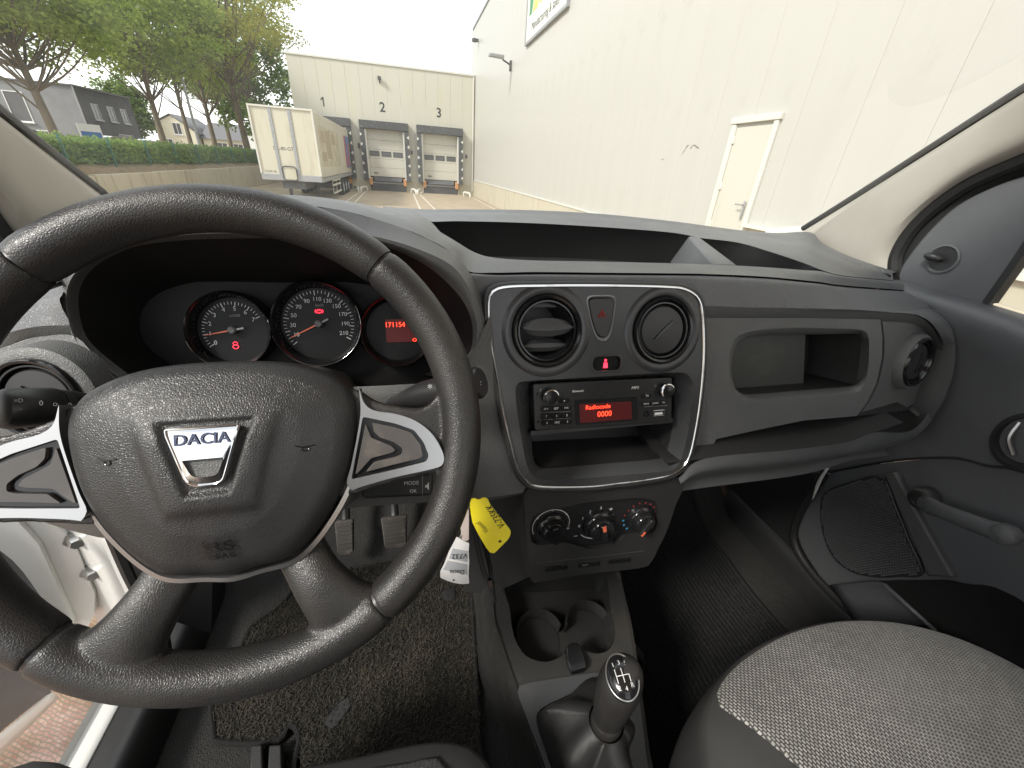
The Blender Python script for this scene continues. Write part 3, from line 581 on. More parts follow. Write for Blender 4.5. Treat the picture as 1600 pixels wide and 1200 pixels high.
# ---- houses over the street
M_hg = mat('render_light_grey', (.22, .225, .235), .85, var=[(1, (.19, .195, .205), .4, .7, None)]); M_hd = mat('render_dark_grey', (.045, .048, .055), .8, var=[(1, (.06, .063, .07), .4, .7, None)]); M_hc = mat('render_cream', (.66, .62, .48), .8)
M_rt = mat('roof_tile_grey', (.15, .15, .155), .8, bump=[('wave', 3, .5, .03, None)]); M_wf = mat('window_frame_white', (.75, .75, .74), .5); M_tan = mat('stone_tan', (.30, .26, .19), .9)
def window(fr, a, b, w, h, parent, fm=M_wf, mull=1):
    o4 = [(a, b), (a + w, b), (a + w, b + h), (a, b + h)]; k = .07; i4 = [(a + k, b + k), (a + w - k, b + k), (a + w - k, b + h - k), (a + k, b + h - k)]
    mb = MB().plate(o4, [i4], fr, .06); mb.wall(ccw(o4)[::-1], fr, .06, 0); mb.wall(ccw(i4), fr, .06, .01)
    for q in range(1, mull + 1): mb.fbox(fr, a + w * q / (mull + 1) - .03, a + w * q / (mull + 1) + .03, b + k, b + h - k, .012, .05)
    f = mb.build('window', fm, parent); MB().fbox(fr, a + k, a + w - k, b + k, b + h - k, .002, .012).build('pane', M_pane, f); MB().fbox(fr, a - .08, a + w + .08, b - .1, b - .002, 0, .16).build('sill', fm, f)
hs = thing('grey_house', (-38, 60, 0), 'two storey flat roofed house, light grey end and dark grey street side', 'house')
FA = Frame((-30, 54.6, 0), (1, 0, 0), (0, 0, 1)); FB = Frame((-30, 54.6, 0), (0, 1, 0), (0, 0, 1))
MB().box((-38, 59.05, 2.6), (15.98, 8.9, 6.0)).build('wall', M_hg, hs); MB().fbox(FB, .06, 9.0, -.4, 5.62, -.2, .06).build('street_wall', M_hd, hs)
MB().box((-38, 59.1, 5.69), (16.3, 9.3, .14)).build('roof_edge', M_dgrey, hs); MB().tube([(-29.93, 54.5, 0), (-29.93, 54.5, 5.6)], .06, 8).build('downpipe', M_grey, hs)
FB2 = FB.at(0, 0, .06)
for a in (1.6, 4.1, 6.4): window(FB2, a, 3.1, 1.1, 1.35, hs, M_grey)
window(FB2, 4.6, .7, 2.6, 1.3, hs, M_grey, 2); window(FA, -5.6, 2.4, 1.5, 2.4, hs, M_wf, 0); window(FA, -7.2, .6, 1.6, 1.2, hs, M_wf, 1); window(FA, -4.2, .6, 1.8, 1.2, hs, M_wf, 1)
st = thing('stone_steps', (-38, 50, 0), 'stepped tan stone wall left of the grey house', 'wall')
for k in range(5): MB().box((-41 + k * .85 - 3, 50, 1.8 - k * .28), (6, .8, 3.9 - k * .62)).build('stone_block', M_tan, st, bevel=.05)
ch = thing('cream_house', (-31, 82, 0), 'cream gabled house with grey tiled roof seen between tree trunks', 'house')
FC = Frame((0, 80, 0), (1, 0, 0), (0, 0, 1))
MB().prism([(-35.6, -.3), (-30.4, -.3), (-30.4, 3.2), (-33.1, 5.15), (-35.4, 4.0)], FC, -9, 0).build('wall', M_hc, ch)
mb = MB(); mb.add([(-33.1, 79.8, 5.25), (-33.1, 89, 5.25), (-29.9, 89, 2.95), (-29.9, 79.8, 2.95)], [(0, 1, 2, 3)]); mb.add([(-33.1, 79.8, 5.25), (-36, 79.8, 3.75), (-36, 89, 3.75), (-33.1, 89, 5.25)], [(0, 1, 2, 3)]); mb.build('roof', M_rt, ch, solid=.14)
window(FC, -33.2, 2.75, 1.1, 1.5, ch, M_wf, 1); window(FC, -34.9, .9, 1.2, 1.2, ch, M_wf, 1)
c2 = thing('low_house', (-27, 84, 0), 'low house with long dark grey roof right of the cream gable', 'house')
MB().box((-27.2, 84, 1.1), (5.6, 6, 2.8)).build('wall', M_hc, c2); mb = MB(); mb.add([(-30.3, 80.6, 2.5), (-24.0, 80.6, 2.5), (-24.6, 84, 4.8), (-29.8, 84, 4.8), (-30.3, 87.4, 2.5), (-24.0, 87.4, 2.5)], [(0, 1, 2, 3), (3, 2, 5, 4), (0, 3, 4), (1, 5, 2)]); mb.build('roof', M_rt, c2)
FD2 = Frame((0, 81, 0), (1, 0, 0), (0, 0, 1)); window(FD2, -28.2, 1.0, 1.4, 1.1, c2, M_wf, 1); window(FD2, -26, 1.0, 1.4, 1.1, c2, M_wf, 1)
ws = thing('white_shed', (-19, 76, 0), 'distant white flat shed beside the tall tree trunk', 'shed')
MB().box((-19.5, 80, 1.7), (6, 8, 3.6)).build('wall', M_wf, ws); MB().box((-19.5, 80, 3.55), (6.3, 8.3, .14)).build('roof', M_grey, ws)
sb = thing('info_board', (-15, 27.4, .15), 'blue and white information board on posts above the hedge', 'sign')
FI = Frame((-15, 27.4, 0), (.3, 1, 0), (0, 0, 1))
MB().fbox(FI, -.55, .6, 1.15, 1.98, -.03, 0).build('board', M_wf, sb); MB().fbox(FI, -.48, .53, 1.2, 1.66, 0, .006).build('blue_field', mat('sign_blue', (.05, .16, .42), .5), sb)
for a in (-.45, .5): MB().fbox(FI, a - .03, a + .03, .1, 1.15, -.05, 0).build('post', M_grey, sb)
def parked_car(x, y, col, label):
    c = thing('parked_car', (x, y, .15), label, 'car', 'cars parked across the street')
    fr = Frame((x + .85, y, .15), (0, 1, 0), (0, 0, 1)); pm = mat('paint_%s' % label.split()[0], col, .25, coat=.5)
    MB().prism(roundpoly([(-2.1, .25), (2.1, .25), (2.15, .65), (1.9, .85), (1.1, .92), (-1.9, .98), (-2.15, .8)], .12), fr, -1.7, 0).build('body', pm, c, bevel=.06)
    MB().prism(roundpoly([(-1.75, .95), (1.15, .90), (.45, 1.36), (.1, 1.42), (-1.1, 1.42), (-1.45, 1.34)], .1), fr, -1.56, -.14).build('cabin', M_pane, c, bevel=.08)
    MB().prism(roundpoly([(.42, 1.36), (.1, 1.445), (-1.1, 1.445), (-1.4, 1.36), (-1.1, 1.39), (.1, 1.39)], .03), fr, -1.52, -.18).build('roof_panel', pm, c)
    for yy in (-1.35, 1.35):
        for s, d in ((1, .01), (-1, -1.71)):
            f2 = Frame(fr.P(yy, .32, d), (0, s, 0), (0, 0, 1)); w = MB().lathe([(.2, -.2), (.31, -.2), (.32, -.16), (.32, -.03), (.3, 0), (.2, 0)], f2, 20).build('wheel', M_tyre, c); MB().lathe([(.2, 0), (.1, .01), (0, .012)], f2, 16).build('rim', M_grey, w)
    for yy in (-2.1, 2.08): MB().fbox(fr, yy, yy + .06, .62, .75, -1.6, -.1).build('light_strip', M_red_ink if yy < 0 else M_wf, c)
parked_car(-19, 28.9, (.28, .33, .38), 'silver parked car with roof showing above the hedge by the pillar'); parked_car(-19, 36.6, (.62, .63, .64), 'white parked car with roof showing under the dark house'); parked_car(-20, 44.5, (.45, .46, .47), 'grey parked car behind the slim tree trunks')

# ================================================================== INSIDE THE VAN
def cri(pts, k):                                   # smooth curve, k samples per control segment
    P = np.array([tuple(p) for p in pts], float); P = np.vstack([2 * P[0] - P[1], P, 2 * P[-1] - P[-2]]); out = []
    for i in range(len(P) - 3):
        p0, p1, p2, p3 = P[i:i + 4]
        for j in range(k):
            t = j / k; out.append(.5 * (2 * p1 + (p2 - p0) * t + (2 * p0 - 5 * p1 + 4 * p2 - p3) * t * t + (3 * p1 - p0 - 3 * p2 + p3) * t ** 3))
    out.append(P[-2]); return [tuple(p) for p in out]
def loft(rows, k=4, m=3, smooth=True):
    R_ = [cri(r, k) for r in rows]
    if smooth and m > 1: cols = [cri([r[i] for r in R_], m) for i in range(len(R_[0]))]
    else: cols = [[r[i] for r in R_] for i in range(len(R_[0]))]
    return MB().grid([[c[j] for c in cols] for j in range(len(cols[0]))])
def YY(l): return [aY(*q) for q in l]
def off(l, dx, dy, dz): return [Vector(p) + Vector((dx, dy, dz)) for p in l]
def pts2(fr, l, d=0.0): return [fr.ab(px, py, d) for px, py in l]
def scale2(o, s, c=None):
    if c is None: c = (sum(p[0] for p in o) / len(o), sum(p[1] for p in o) / len(o))
    return [(c[0] + (p[0] - c[0]) * s, c[1] + (p[1] - c[1]) * s) for p in o]
T_ = .5317
WH = Frame((-.1381, .2788, 1.1614), (1, 0, 0), (0, math.sin(T_), math.cos(T_)))      # steering wheel plane
ST = Frame(aY(942, 631, .375), (1, 0, 0), (0, math.sin(R(18)), math.cos(R(18))))     # centre fascia plane
PP = Frame((.36, .405, 1.18), (1, .015, 0), (0, math.sin(R(14)), math.cos(R(14))))   # passenger side dash face
PQ = Frame(aY(1376, 560, .403), (1, .17, 0), (0, math.sin(R(13)), math.cos(R(13))))         # its right end, turned towards the door
HP = Frame(aY(935, 818, .345), (1, 0, 0), (0, math.sin(R(6)), math.cos(R(6))))       # heater panel plane
CLF = Frame(aY(497, 507, .475), (1, 0, 0), (0, math.sin(R(20)), math.cos(R(20))))    # gauge plane
CT = Frame((.2, .33, .70), (1, 0, 0), (0, math.cos(R(5)), math.sin(R(5))))           # console top
PD = Frame((.90, .4, .9), (0, -1, 0), (0, 0, 1))                                     # passenger door inner face

# ---- van body: windscreen, pillars, floor, sill
vb = thing('van_body', (.2, .6, .3), 'white van body around the cabin with cream pillar trims', 'van')
# right pillar trim
e0 = [aX(1258, 360, .93), aX(1330, 316, .915), aX(1430, 253, .89), aX(1530, 190, .865), aX(1600, 146, .845), aX(1700, 84, .82)]
e3 = [aX(1392, 432, .905), aX(1392, 405, .905), aX(1412, 363, .90), aX(1470, 308, .89), aX(1560, 258, .88), aX(1700, 195, .865)]
e3 = [aX(1394, 434, .905), aX(1398, 395, .905), aX(1432, 344, .90), aX(1500, 290, .89), aX(1600, 244, .88), aX(1720, 200, .865)]
for L_ in (e0, e3):
    d_ = Vector(L_[-1]) - Vector(L_[-2]); L_ += [Vector(L_[-1]) + d_ * k for k in (1.2, 2.6)]
e1 = [Vector(a).lerp(b, .12) + Vector((-.012, -.012, 0)) for a, b in zip(e0, e3)]; e2 = [Vector(a).lerp(b, .72) + Vector((-.022, -.012, -.002)) for a, b in zip(e0, e3)]
b0 = [aX(1262, 372, .93)] ; 
loft([e0, e1, e2, e3], 6, 4).build('pillar_trim', M_trim, vb)
foot = [e0[0], e1[0], e2[0], e3[0]]
loft([foot, off(foot, 0, .0, -.08)], 4, 2).build('pillar_foot', M_trim, vb)
MB().tube(cri(off(e0, .003, .010, .003), 5), .0062, 8).build('screen_seal', M_rubber, vb)
MB().tube(cri(off(e3, .004, -.004, .0) , 6), .013, 10).build('door_seal', M_rubber, vb)
# left pillar trim
l0 = [aX(160, 306, -.505), aX(100, 260, -.485), aX(40, 213, -.465), aX(-40, 150, -.44), aX(-140, 75, -.41)]
l3 = [aX(80, 420, -.475), aX(20, 375, -.475), aX(-40, 300, -.46), aX(-120, 220, -.44), aX(-220, 140, -.41)]
for L_ in (l0, l3):
    d_ = Vector(L_[-1]) - Vector(L_[-2]); L_ += [Vector(L_[-1]) + d_ * k for k in (1.1, 2.2)]
l1 = [Vector(a).lerp(b, .15) + Vector((.014, -.012, 0)) for a, b in zip(l0, l3)]; l2 = [Vector(a).lerp(b, .8) + Vector((.024, -.012, 0)) for a, b in zip(l0, l3)]
loft([l3, l2, l1, l0], 6, 4).build('pillar_trim', M_trim, vb)
MB().tube(cri(off(l0, -.003, .010, .003), 5), .0070, 8).build('screen_seal', M_rubber, vb)
MB().tube(cri(off(l3, -.004, -.004, 0), 6), .013, 10).build('door_seal', M_rubber, vb)
# windscreen: one curved pane from the cowl to above the frame
bot = [Vector(l0[0]) + Vector((0, .02, -.06)), Vector((-.25, .99, 1.19)), Vector((.22, 1.03, 1.18)), Vector((.66, .97, 1.19)), Vector(e0[0]) + Vector((0, .02, -.06))]
top = [Vector(l0[-1]), Vector((-.2, .34, 1.70)), Vector((.22, .36, 1.705)), Vector((.6, .34, 1.70)), Vector(e0[-1])]
tl, tr_ = Vector(l0[-1]), Vector(e0[-1]); top = [tl, tl.lerp(tr_, .25) + Vector((0, .06, .02)), tl.lerp(tr_, .5) + Vector((0, .08, .025)), tl.lerp(tr_, .75) + Vector((0, .06, .02)), tr_]
md = [a.lerp(b, .5) + Vector((0, .008, .014)) for a, b in zip(bot, top)]; md[0] = Vector(l0[2]); md[-1] = Vector(e0[2]) + Vector((0, .004, 0))
loft([bot, md, top], 6, 8).build('windscreen', M_glass, vb)
# bonnet and cowl, low ahead of the dashboard
rows = [[Vector((x, y, z - .10 * ((x - .22) / .8) ** 2)) for x in np.linspace(-.56, 1.0, 7)] for y, z in ((.98, 1.17), (1.12, 1.15), (1.45, 1.10), (1.75, 1.00), (1.92, .82), (1.95, .5))]
loft(rows, 3, 3).build('bonnet', M_white_paint, vb)
loft([YY([(1196, 369, .86), (1225, 364, .86), (1262, 359, .86)]), YY([(1196, 359, .95), (1228, 354.5, .95), (1262, 352, .95)]), YY([(1196, 366, 1.05), (1228, 362, 1.05), (1262, 360, 1.05)])], 4, 3).build('cowl_corner', M_white_paint, vb)
if ROOF:
    hdl = [Vector(p) for p in top]; rf = [hdl, [Vector((p.x, -.1, 1.80 - .05 * ((p.x - .22) / .7) ** 2)) for p in hdl], [Vector((.22 + (p.x - .22) * 1.05, -.7, 1.82 - .05 * ((p.x - .22) / .7) ** 2)) for p in hdl]]
    loft(rf, 5, 4).build('roof_lining', M_roof, vb)
for X_ in (-.62, 1.04):
    MB().box((X_, 1.36, .72), (.04, 1.2, .84)).build('front_wing', M_white_paint, vb, bevel=.015)
# floor, toe boards, sills
FZ = .42
rows = [[(x, y, z) for x in np.linspace(-.52, .95, 15)] for y, z in ((-.5, FZ), (.3, FZ), (.66, FZ), (.74, .445), (.84, .53), (.93, .70), (.98, 1.0), (.99, 1.15))]
loft([[Vector(p) for p in r] for r in rows], 2, 4).build('floor_carpet', M_carpet, vb)
for s, X0 in ((-1, -.47), (1, .935)):
    prof = [(X0 + s * 0, FZ), (X0 + s * .012, FZ + .06), (X0 + s * .035, FZ + .072), (X0 + s * .069, FZ + .066)]
    loft([[Vector((x, y, z)) for y in (-.6, -.1, .3, .6, .75)] for x, z in prof], 3, 3).build('sill_trim', M_black, vb)
    prof = [(X0 + s * .066, FZ + .062), (X0 + s * .071, FZ + .071), (X0 + s * .098, FZ + .071), (X0 + s * .103, FZ + .062), (X0 + s * .108, FZ - .18)]
    loft([[Vector((x, y, z)) for y in (-.6, -.1, .3, .6, .85)] for x, z in prof], 3, 3).build('sill', M_white_paint, vb)
# driver side front post with flange (white), hinge post
loft([YY([(155, 835, .565), (183, 900, .565), (225, 985, .56)]), YY([(176, 835, .55), (205, 900, .55), (246, 985, .55)])], 4, 2).build('post_flange', M_white_paint, vb, solid=.004)
loft([YY([(70, 790, .66), (118, 900, .66), (170, 1010, .66)]), YY([(156, 835, .60), (184, 900, .60), (226, 990, .60)])], 4, 2).build('hinge_post', M_white_paint, vb)
MB().tube(cri([aY(178, 832, .535), aY(207, 900, .535), aY(250, 985, .53), aY(262, 1060, .50)], 8), .011, 8).build('door_seal', M_rubber, vb)
loft([YY([(176, 790, .53), (205, 880, .53), (240, 960, .53)]), YY([(300, 790, .50), (330, 880, .55), (330, 990, .58)])], 4, 2).build('kick_panel', M_black, vb)

# ---- open driver door, seen past the wheel
dd = thing('driver_door', (-.62, .64, .3), 'white driver door standing open beyond the steering wheel', 'door')
FDD = Frame(aY(60, 880, .62), (.95, .25, 0), (0, 0, 1))
MB().prism(roundpoly(pts2(FDD, [(-160, 770), (40, 796), (103, 834), (122, 862), (148, 930), (147, 962), (135, 984), (116, 984), (60, 930), (-60, 880)]), .004, 3), FDD, -.035, 0).build('door_edge', M_white_paint, dd, bevel=.004)
MB().prism(roundpoly(pts2(FDD, [(-160, 785), (28, 812), (62, 850), (96, 925), (118, 972), (108, 975), (60, 925), (-60, 875)], .008), .004, 3), FDD, .0, .010).build('door_shell', M_white_paint, dd, bevel=.005)
loft([YY([(-160, 800, .58), (0, 860, .575), (70, 940, .58), (112, 988, .6)]), YY([(-200, 900, .50), (-60, 1000, .52), (20, 1035, .55), (80, 1078, .58)]), YY([(-220, 1200, .5), (-80, 1215, .53), (5, 1140, .56), (80, 1080, .585)])], 5, 4).build('door_trim', M_door, dd)
loft([YY([(-90, 1222, .54), (4, 1143, .57), (79, 1080, .595)]), YY([(-80, 1245, .55), (18, 1160, .58), (92, 1088, .605)])], 5, 2).build('door_bottom_edge', M_white_paint, dd, solid=.003)
a0 = FDD.ab(-60, 900)[0]
MB().prism(roundpoly([(a0 - .92, -.36), (a0, -.34), (a0, .26), (a0 - .05, .36), (a0 - .92, .40)], .05, 4), FDD, -.06, -.004).build('outer_shell', M_white_paint, dd, bevel=.012)
MB().prism(roundpoly([(a0 - .88, -.32), (a0 - .04, -.30), (a0 - .03, .24), (a0 - .08, .34), (a0 - .88, .37)], .05, 4), FDD, -.003, .03).build('inner_trim', M_door, dd, bevel=.012)
hn = thing('door_hinge', aY(135, 880, .64), 'steel door check strap and bolts between open door and post', 'hinge')
for px, py in ((118, 843), (143, 893)):
    p = aY(px, py, .635); f_ = Frame(p, (.8, .6, 0), (0, 0, 1)); MB().lathe([(.0, .016), (.009, .016), (.011, .013), (.011, 0), (.016, 0), (.016, -.01)], f_, 6).build('bolt', M_metal, hn)
MB().tube(cri([aY(128, 850, .64), aY(146, 862, .645), aY(138, 872, .645), aY(160, 880, .65)], 8), .008, 8, flat=.5).build('check_strap', M_metal, hn)
MB().tube(cri([aY(122, 868, .64), aY(134, 880, .645), aY(140, 905, .645)], 6), .006, 8).build('bracket', M_metal, hn)
loft([YY([(140, 858, .648), (165, 862, .648)]), YY([(135, 876, .645), (168, 880, .645)])], 4, 3).build('hinge_leaf', M_white_paint, hn, solid=.006)

# ---- dashboard
da = thing('dashboard', (.2, .6, .9), 'dark grey grained plastic dashboard with open top tray', 'dashboard')
A0 = YY([(215, 596, .41), (146, 540, .43), (126, 500, .44), (124, 455, .445), (145, 420, .445), (190, 393, .44), (234, 381, .43), (312, 374, .42), (431, 372, .41), (520, 374, .41), (601, 386, .405), (661, 412, .40), (707, 450, .40), (732, 487, .40), (739, 525, .395), (728, 562, .385), (690, 590, .38)])
A1 = YY([(203, 600, .40), (131, 546, .42), (109, 506, .43), (104, 453, .435), (125, 415, .435), (170, 386, .43), (219, 369, .42), (312, 358, .41), (391, 357, .405), (490, 358, .40), (582, 369, .395), (650, 388, .39), (707, 416, .39), (735, 455, .39), (749, 490, .39), (749, 527, .385), (700, 596, .37)])
B_ = YY([(160, 640, .40), (100, 560, .43), (85, 510, .44), (98, 447, .45), (118, 408, .45), (160, 378, .45), (220, 345, .45), (312, 322, .45), (400, 318, .44), (500, 323, .43), (588, 343, .43), (650, 365, .43), (705, 394, .432), (735, 428, .43), (757, 480, .42), (760, 530, .405), (720, 620, .38)])
lipm = [Vector(a).lerp(b, .5) + Vector((0, -.006, .001)) for a, b in zip(A0, A1)]
loft([A1, lipm, A0], 5, 3).build('hood_lip', M_dash_low, da)
hw = [Vector((-.125, .51, 1.14)) + (Vector(p) - Vector((-.125, .42, 1.19))) * .86 + Vector((0, .0, 0)) for p in A0]
hwm = [Vector(a).lerp(b, .35) for a, b in zip(A0, hw)]
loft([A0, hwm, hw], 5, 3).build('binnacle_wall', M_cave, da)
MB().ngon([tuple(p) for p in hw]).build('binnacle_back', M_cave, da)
loft([B_, [Vector(a).lerp(b, .55) + Vector((0, .004, 0)) for a, b in zip(B_, A1)], A1], 5, 2).build('hood_band', M_dash_low, da)
# hood top running forward to the screen
A2 = YY([(98, 446, .452), (108, 404, .50), (150, 366, .54), (215, 332, .56), (312, 312, .57), (400, 310, .56), (475, 311, .56), (537, 317, .57), (600, 327.5, .60), (650, 336, .64), (668, 343, .68)])
B2 = [Vector(p) for p in (B_[3], B_[4], B_[5], B_[6], B_[7], B_[8])] + YY([(478, 321, .43), (545, 331, .43), (600, 347, .43), (660, 369, .43), (716, 402, .432)])
A3 = [Vector((p.x * 1.03, .92, 1.235)) for p in A2]
loft([A3, A2, [Vector(a).lerp(b, .5) + Vector((0, 0, .004)) for a, b in zip(A2, B2)], B2], 4, 4).build('hood_top', M_dash, da)
T0 = YY([(600, 329, .82), (640, 331, .83), (666, 331, .84), (709, 331, .84), (741, 331, .84), (787, 331, .84), (860, 333, .84), (944, 338, .83), (1037, 348, .80), (1078, 353, .79), (1096, 355.5, .79), (1153, 363, .78), (1205, 366, .78), (1258, 364, .80), (1275, 381, .74), (1319, 403, .66), (1388, 428, .585)])
T1 = YY([(600, 331, .70), (640, 337, .72), (666, 346, .73), (709, 345.5, .74), (741, 346, .74), (787, 347, .74), (860, 350, .74), (944, 355, .73), (1037, 362, .70), (1078, 368, .68), (1096, 372, .66), (1153, 379, .62), (1205, 394, .56), (1256, 411, .51), (1284, 422, .478), (1320, 431, .468), (1396, 438, .545)])
T2 = YY([(600, 332, .68), (640, 340, .69), (666, 350, .67), (709, 375, .60), (741, 394, .565), (775, 403, .55), (840, 407, .545), (930, 408.5, .542), (1037, 411, .537), (1078, 412, .535), (1100, 413, .533), (1153, 415, .525), (1205, 418, .508), (1256, 422, .487), (1284, 424, .475), (1320, 432, .466), (1396, 439, .543)])
T3 = YY([(600, 347, .431), (640, 361, .431), (666, 372, .431), (700, 391, .431), (730, 423, .436), (775, 426, .437), (840, 425, .437), (930, 426, .437), (1037, 427, .437), (1078, 427.5, .437), (1100, 428, .437), (1153, 430, .438), (1205, 433, .44), (1256, 438, .443), (1284, 441, .446), (1320, 446, .455), (1424, 454, .535)])
Tb = [Vector((p.x, p.y + .16, p.z - .075)) for p in T0]
Tm = [Vector(a).lerp(b, .45) + Vector((0, 0, .006)) for a, b in zip(T0, T1)]
loft([Tb, T0, Tm, T1], 4, 4).build('rear_pad', M_dash, da)
w1 = [Vector((p.x, p.y + .012, p.z - .012)) for p in T1]; w2 = [Vector((p.x, p.y + .03, min(p.z - .03, 1.20))) for p in T1]; w3 = [Vector((p.x, p.y + .03, min(p.z - .022, 1.205))) for p in T2]; w4 = [Vector((p.x, p.y + .006, p.z - .006)) for p in T2]
M_tray = mat('tray_black_plastic', (.022, .022, .022), .55, bump=[('leather', 620, .3, .0005, None)], var=[(40, (.05, .05, .05), .66, .8, None)])
loft([T1, w1, w2, w3, w4, T2], 4, 1, False).build('tray', M_tray, da, angle=50)
T23 = [Vector(a).lerp(b, .5) + Vector((0, 0, .0035)) for a, b in zip(T2, T3)]
loft([T2, T23, T3], 4, 4).build('tray_lip', M_dash, da)
dv = [aY(1076, 369, .68), aY(1094, 371.5, .665), aY(1153, 416, .526), aY(1118, 415, .53)]
mb = MB(); lo = [Vector((p.x, p.y + (.02 if i < 2 else .01), p.z - .05)) for i, p in enumerate(dv)]; lo[0].x -= .012; lo[3].x -= .02; lo[1].x += .006; lo[2].x += .01
up_ = off(dv, 0, 0, .0015); mb.grid([lo, up_], cu=True); mb.ngon(up_); mb.build('tray_divider', M_dash, da, bevel=.004, fix=True)
# front roll below the seam
S3 = off(T3[4:], 0, -.0015, -.0022)
U0 = YY([(732, 436, .428), (778, 436, .428), (840, 436, .428), (930, 437, .428), (1037, 438, .428), (1078, 439, .428), (1100, 440, .427), (1153, 442, .427), (1205, 445, .428), (1256, 448, .43), (1290, 451, .434), (1330, 456, .44), (1448, 474, .48)])
U1 = YY([(742, 480, .424), (780, 480, .424), (840, 480, .424), (930, 480, .424), (1037, 480, .424), (1078, 479, .418)]) + [PP.P(*PP.ab(x, y, .0), .0) for x, y in ((1096, 478), (1153, 479.5), (1205, 480.5), (1256, 481.5), (1310, 483), (1370, 486.5))] + [aY(1462, 500, .445)]
loft([S3, U0, U1], 4, 5).build('front_roll', M_dash, da)
# right-hand surround of the passenger panel
G1 = pts2(PP, [(1240, 483), (1394, 488), (1436, 495), (1460, 517), (1475, 556), (1473, 592), (1456, 627), (1412, 668), (1366, 676), (1319, 692), (1225, 704), (1100, 717), (1060, 748)])
G2 = [aY(1240, 479, .426), aY(1394, 483, .452), aY(1452, 482, .47), aX(1484, 505, .868), aX(1493, 545, .868), aX(1487, 590, .864), aX(1466, 638, .855), aY(1428, 682, .395), aY(1385, 700, .378), aY(1325, 713, .37), aY(1228, 728, .36), aY(1100, 742, .352), aY(1058, 757, .352)]
G1p = [PP.P(a, b, .004) for a, b in G1[:2]] + [PQ.P(*PQ.ab(x, y), .004) for x, y in ((1436, 495), (1460, 517), (1475, 556), (1473, 592), (1456, 627))] + [PP.P(G1[7][0], G1[7][1], .012)] + [PP.P(a, b, .018) for a, b in pts2(PP, [(1366, 676), (1319, 692), (1225, 704), (1100, 717)], .018)] + [PP.P(*PP.ab(1060, 747, .010), .010)]
Gm = [Vector(a).lerp(b, .5) + Vector((0, -.006, 0)) for a, b in zip(G1p, G2)]
loft([G2, Gm, G1p], 5, 4).build('panel_surround', M_dash, da)
G3 = [Vector((p.x, p.y + .02, p.z - .016)) for p in G2[8:]]
G2b = [Vector(p) for p in G2[8:]]
g4 = YY([(1390, 712, .40), (1328, 720, .385), (1256, 741, .375), (1100, 762, .365), (1050, 770, .362)])
loft([G2b, [Vector(a).lerp(b, .5) + Vector((0, .006, 0)) for a, b in zip(G2b, g4)], g4], 5, 3).build('shelf_underside', M_dash_low, da)
loft([g4, [Vector((p.x, p.y + .16, p.z + .0)) for p in g4], [Vector((p.x, p.y + .45, p.z + .1)) for p in g4]], 5, 2).build('lower_cover', M_black, da)
# right end cap going forward beside the door
loft([[Vector(p) for p in G2[1:8]], [Vector((.885, max(p.y, .47) + .12, p.z - .01)) for p in G2[1:8]]], 4, 2).build('end_cap', M_dash_low, da)
def onT(i, f, t): return Vector(T0[i]).lerp(T0[i + 1], f).lerp(Vector(T1[i]).lerp(T1[i + 1], f), t) + Vector((0, 0, .004))
dmo = [onT(14, .72, .16), onT(14, .72, .42), onT(15, .93, .85), onT(15, .93, .35)]
MB().add(off(dmo, 0, 0, .0015), [(0, 1, 2, 3)]).build('demister_opening', M_black, da, solid=.002)
for k in range(4):                                  # demister outlet beside the pillar
    f = (k + .6) / 4.2; p = Vector(dmo[0]).lerp(dmo[3], f); q = Vector(dmo[1]).lerp(dmo[2], f); MB().tube([p + Vector((0, 0, .0025)), q + Vector((0, 0, .0025))], .0016, 6).build('demister_bar', M_dash, da)
# passenger panel with open pocket
panel_bot = [(1414, 640), (1339, 650), (1256, 657), (1187, 671), (1120, 686)]
spl = [(1375, 496), (1379, 530), (1378, 560), (1369, 600), (1355, 628), (1339, 650)]
DP = -.009
o1 = pts2(PP, [(1072, 497), (1160, 497), (1260, 497)] + [(1376, 499)] + spl[1:] + panel_bot[2:] + [(1100, 717), (1066, 748)], DP)
hole_o = cr(pts2(PP, [(1177, 517), (1236, 512), (1300, 513), (1345, 515), (1356, 522), (1358, 545), (1356, 580), (1349, 604), (1338, 613), (1270, 620), (1194, 626), (1160, 624), (1146, 611), (1139, 585), (1140, 552), (1149, 528)], DP), 60, True)
hole_i = cr(pts2(PP, [(1201, 524), (1260, 523), (1310, 522.5), (1340, 522), (1347, 527), (1347, 545), (1344, 575), (1339, 597), (1328, 604), (1260, 610), (1187, 616), (1160, 616), (1147, 605), (1141, 585), (1143, 555), (1156, 531)], DP - .014), 60, True)
mb = MB().plate(o1, [hole_o], PP, DP); mb.grid([[PP.P(a, b, DP) for a, b in hole_o], [PP.P(a * .8 + c * .2, b * .8 + d_ * .2, DP - .0015) for (a, b), (c, d_) in zip(hole_o, hole_i)], [PP.P(a * .3 + c * .7, b * .3 + d_ * .7, DP - .008) for (a, b), (c, d_) in zip(hole_o, hole_i)], [PP.P(a, b, DP - .016) for a, b in hole_i]], cu=True)
pp_ = mb.build('passenger_panel', M_dash_low, da, angle=60)
mb = MB().wall(o1, PP, DP, DP - .02); mb.build('panel_edge', M_dash_low, da)
hb = scale2(hole_i, .90)
MB().grid([[PP.P(a, b, DP - .016) for a, b in hole_i], [PP.P(a, b, -.10) for a, b in hb]], cu=True).build('pocket_wall', M_tray, da)
MB().ngon([PP.P(a, b, -.10) for a, b in ccw(hb)]).build('pocket_back', M_tray, da)
q0, q1, q2, q3 = pts2(PP, [(1120, 515), (1259, 515), (1254, 625), (1120, 630)], -.055)
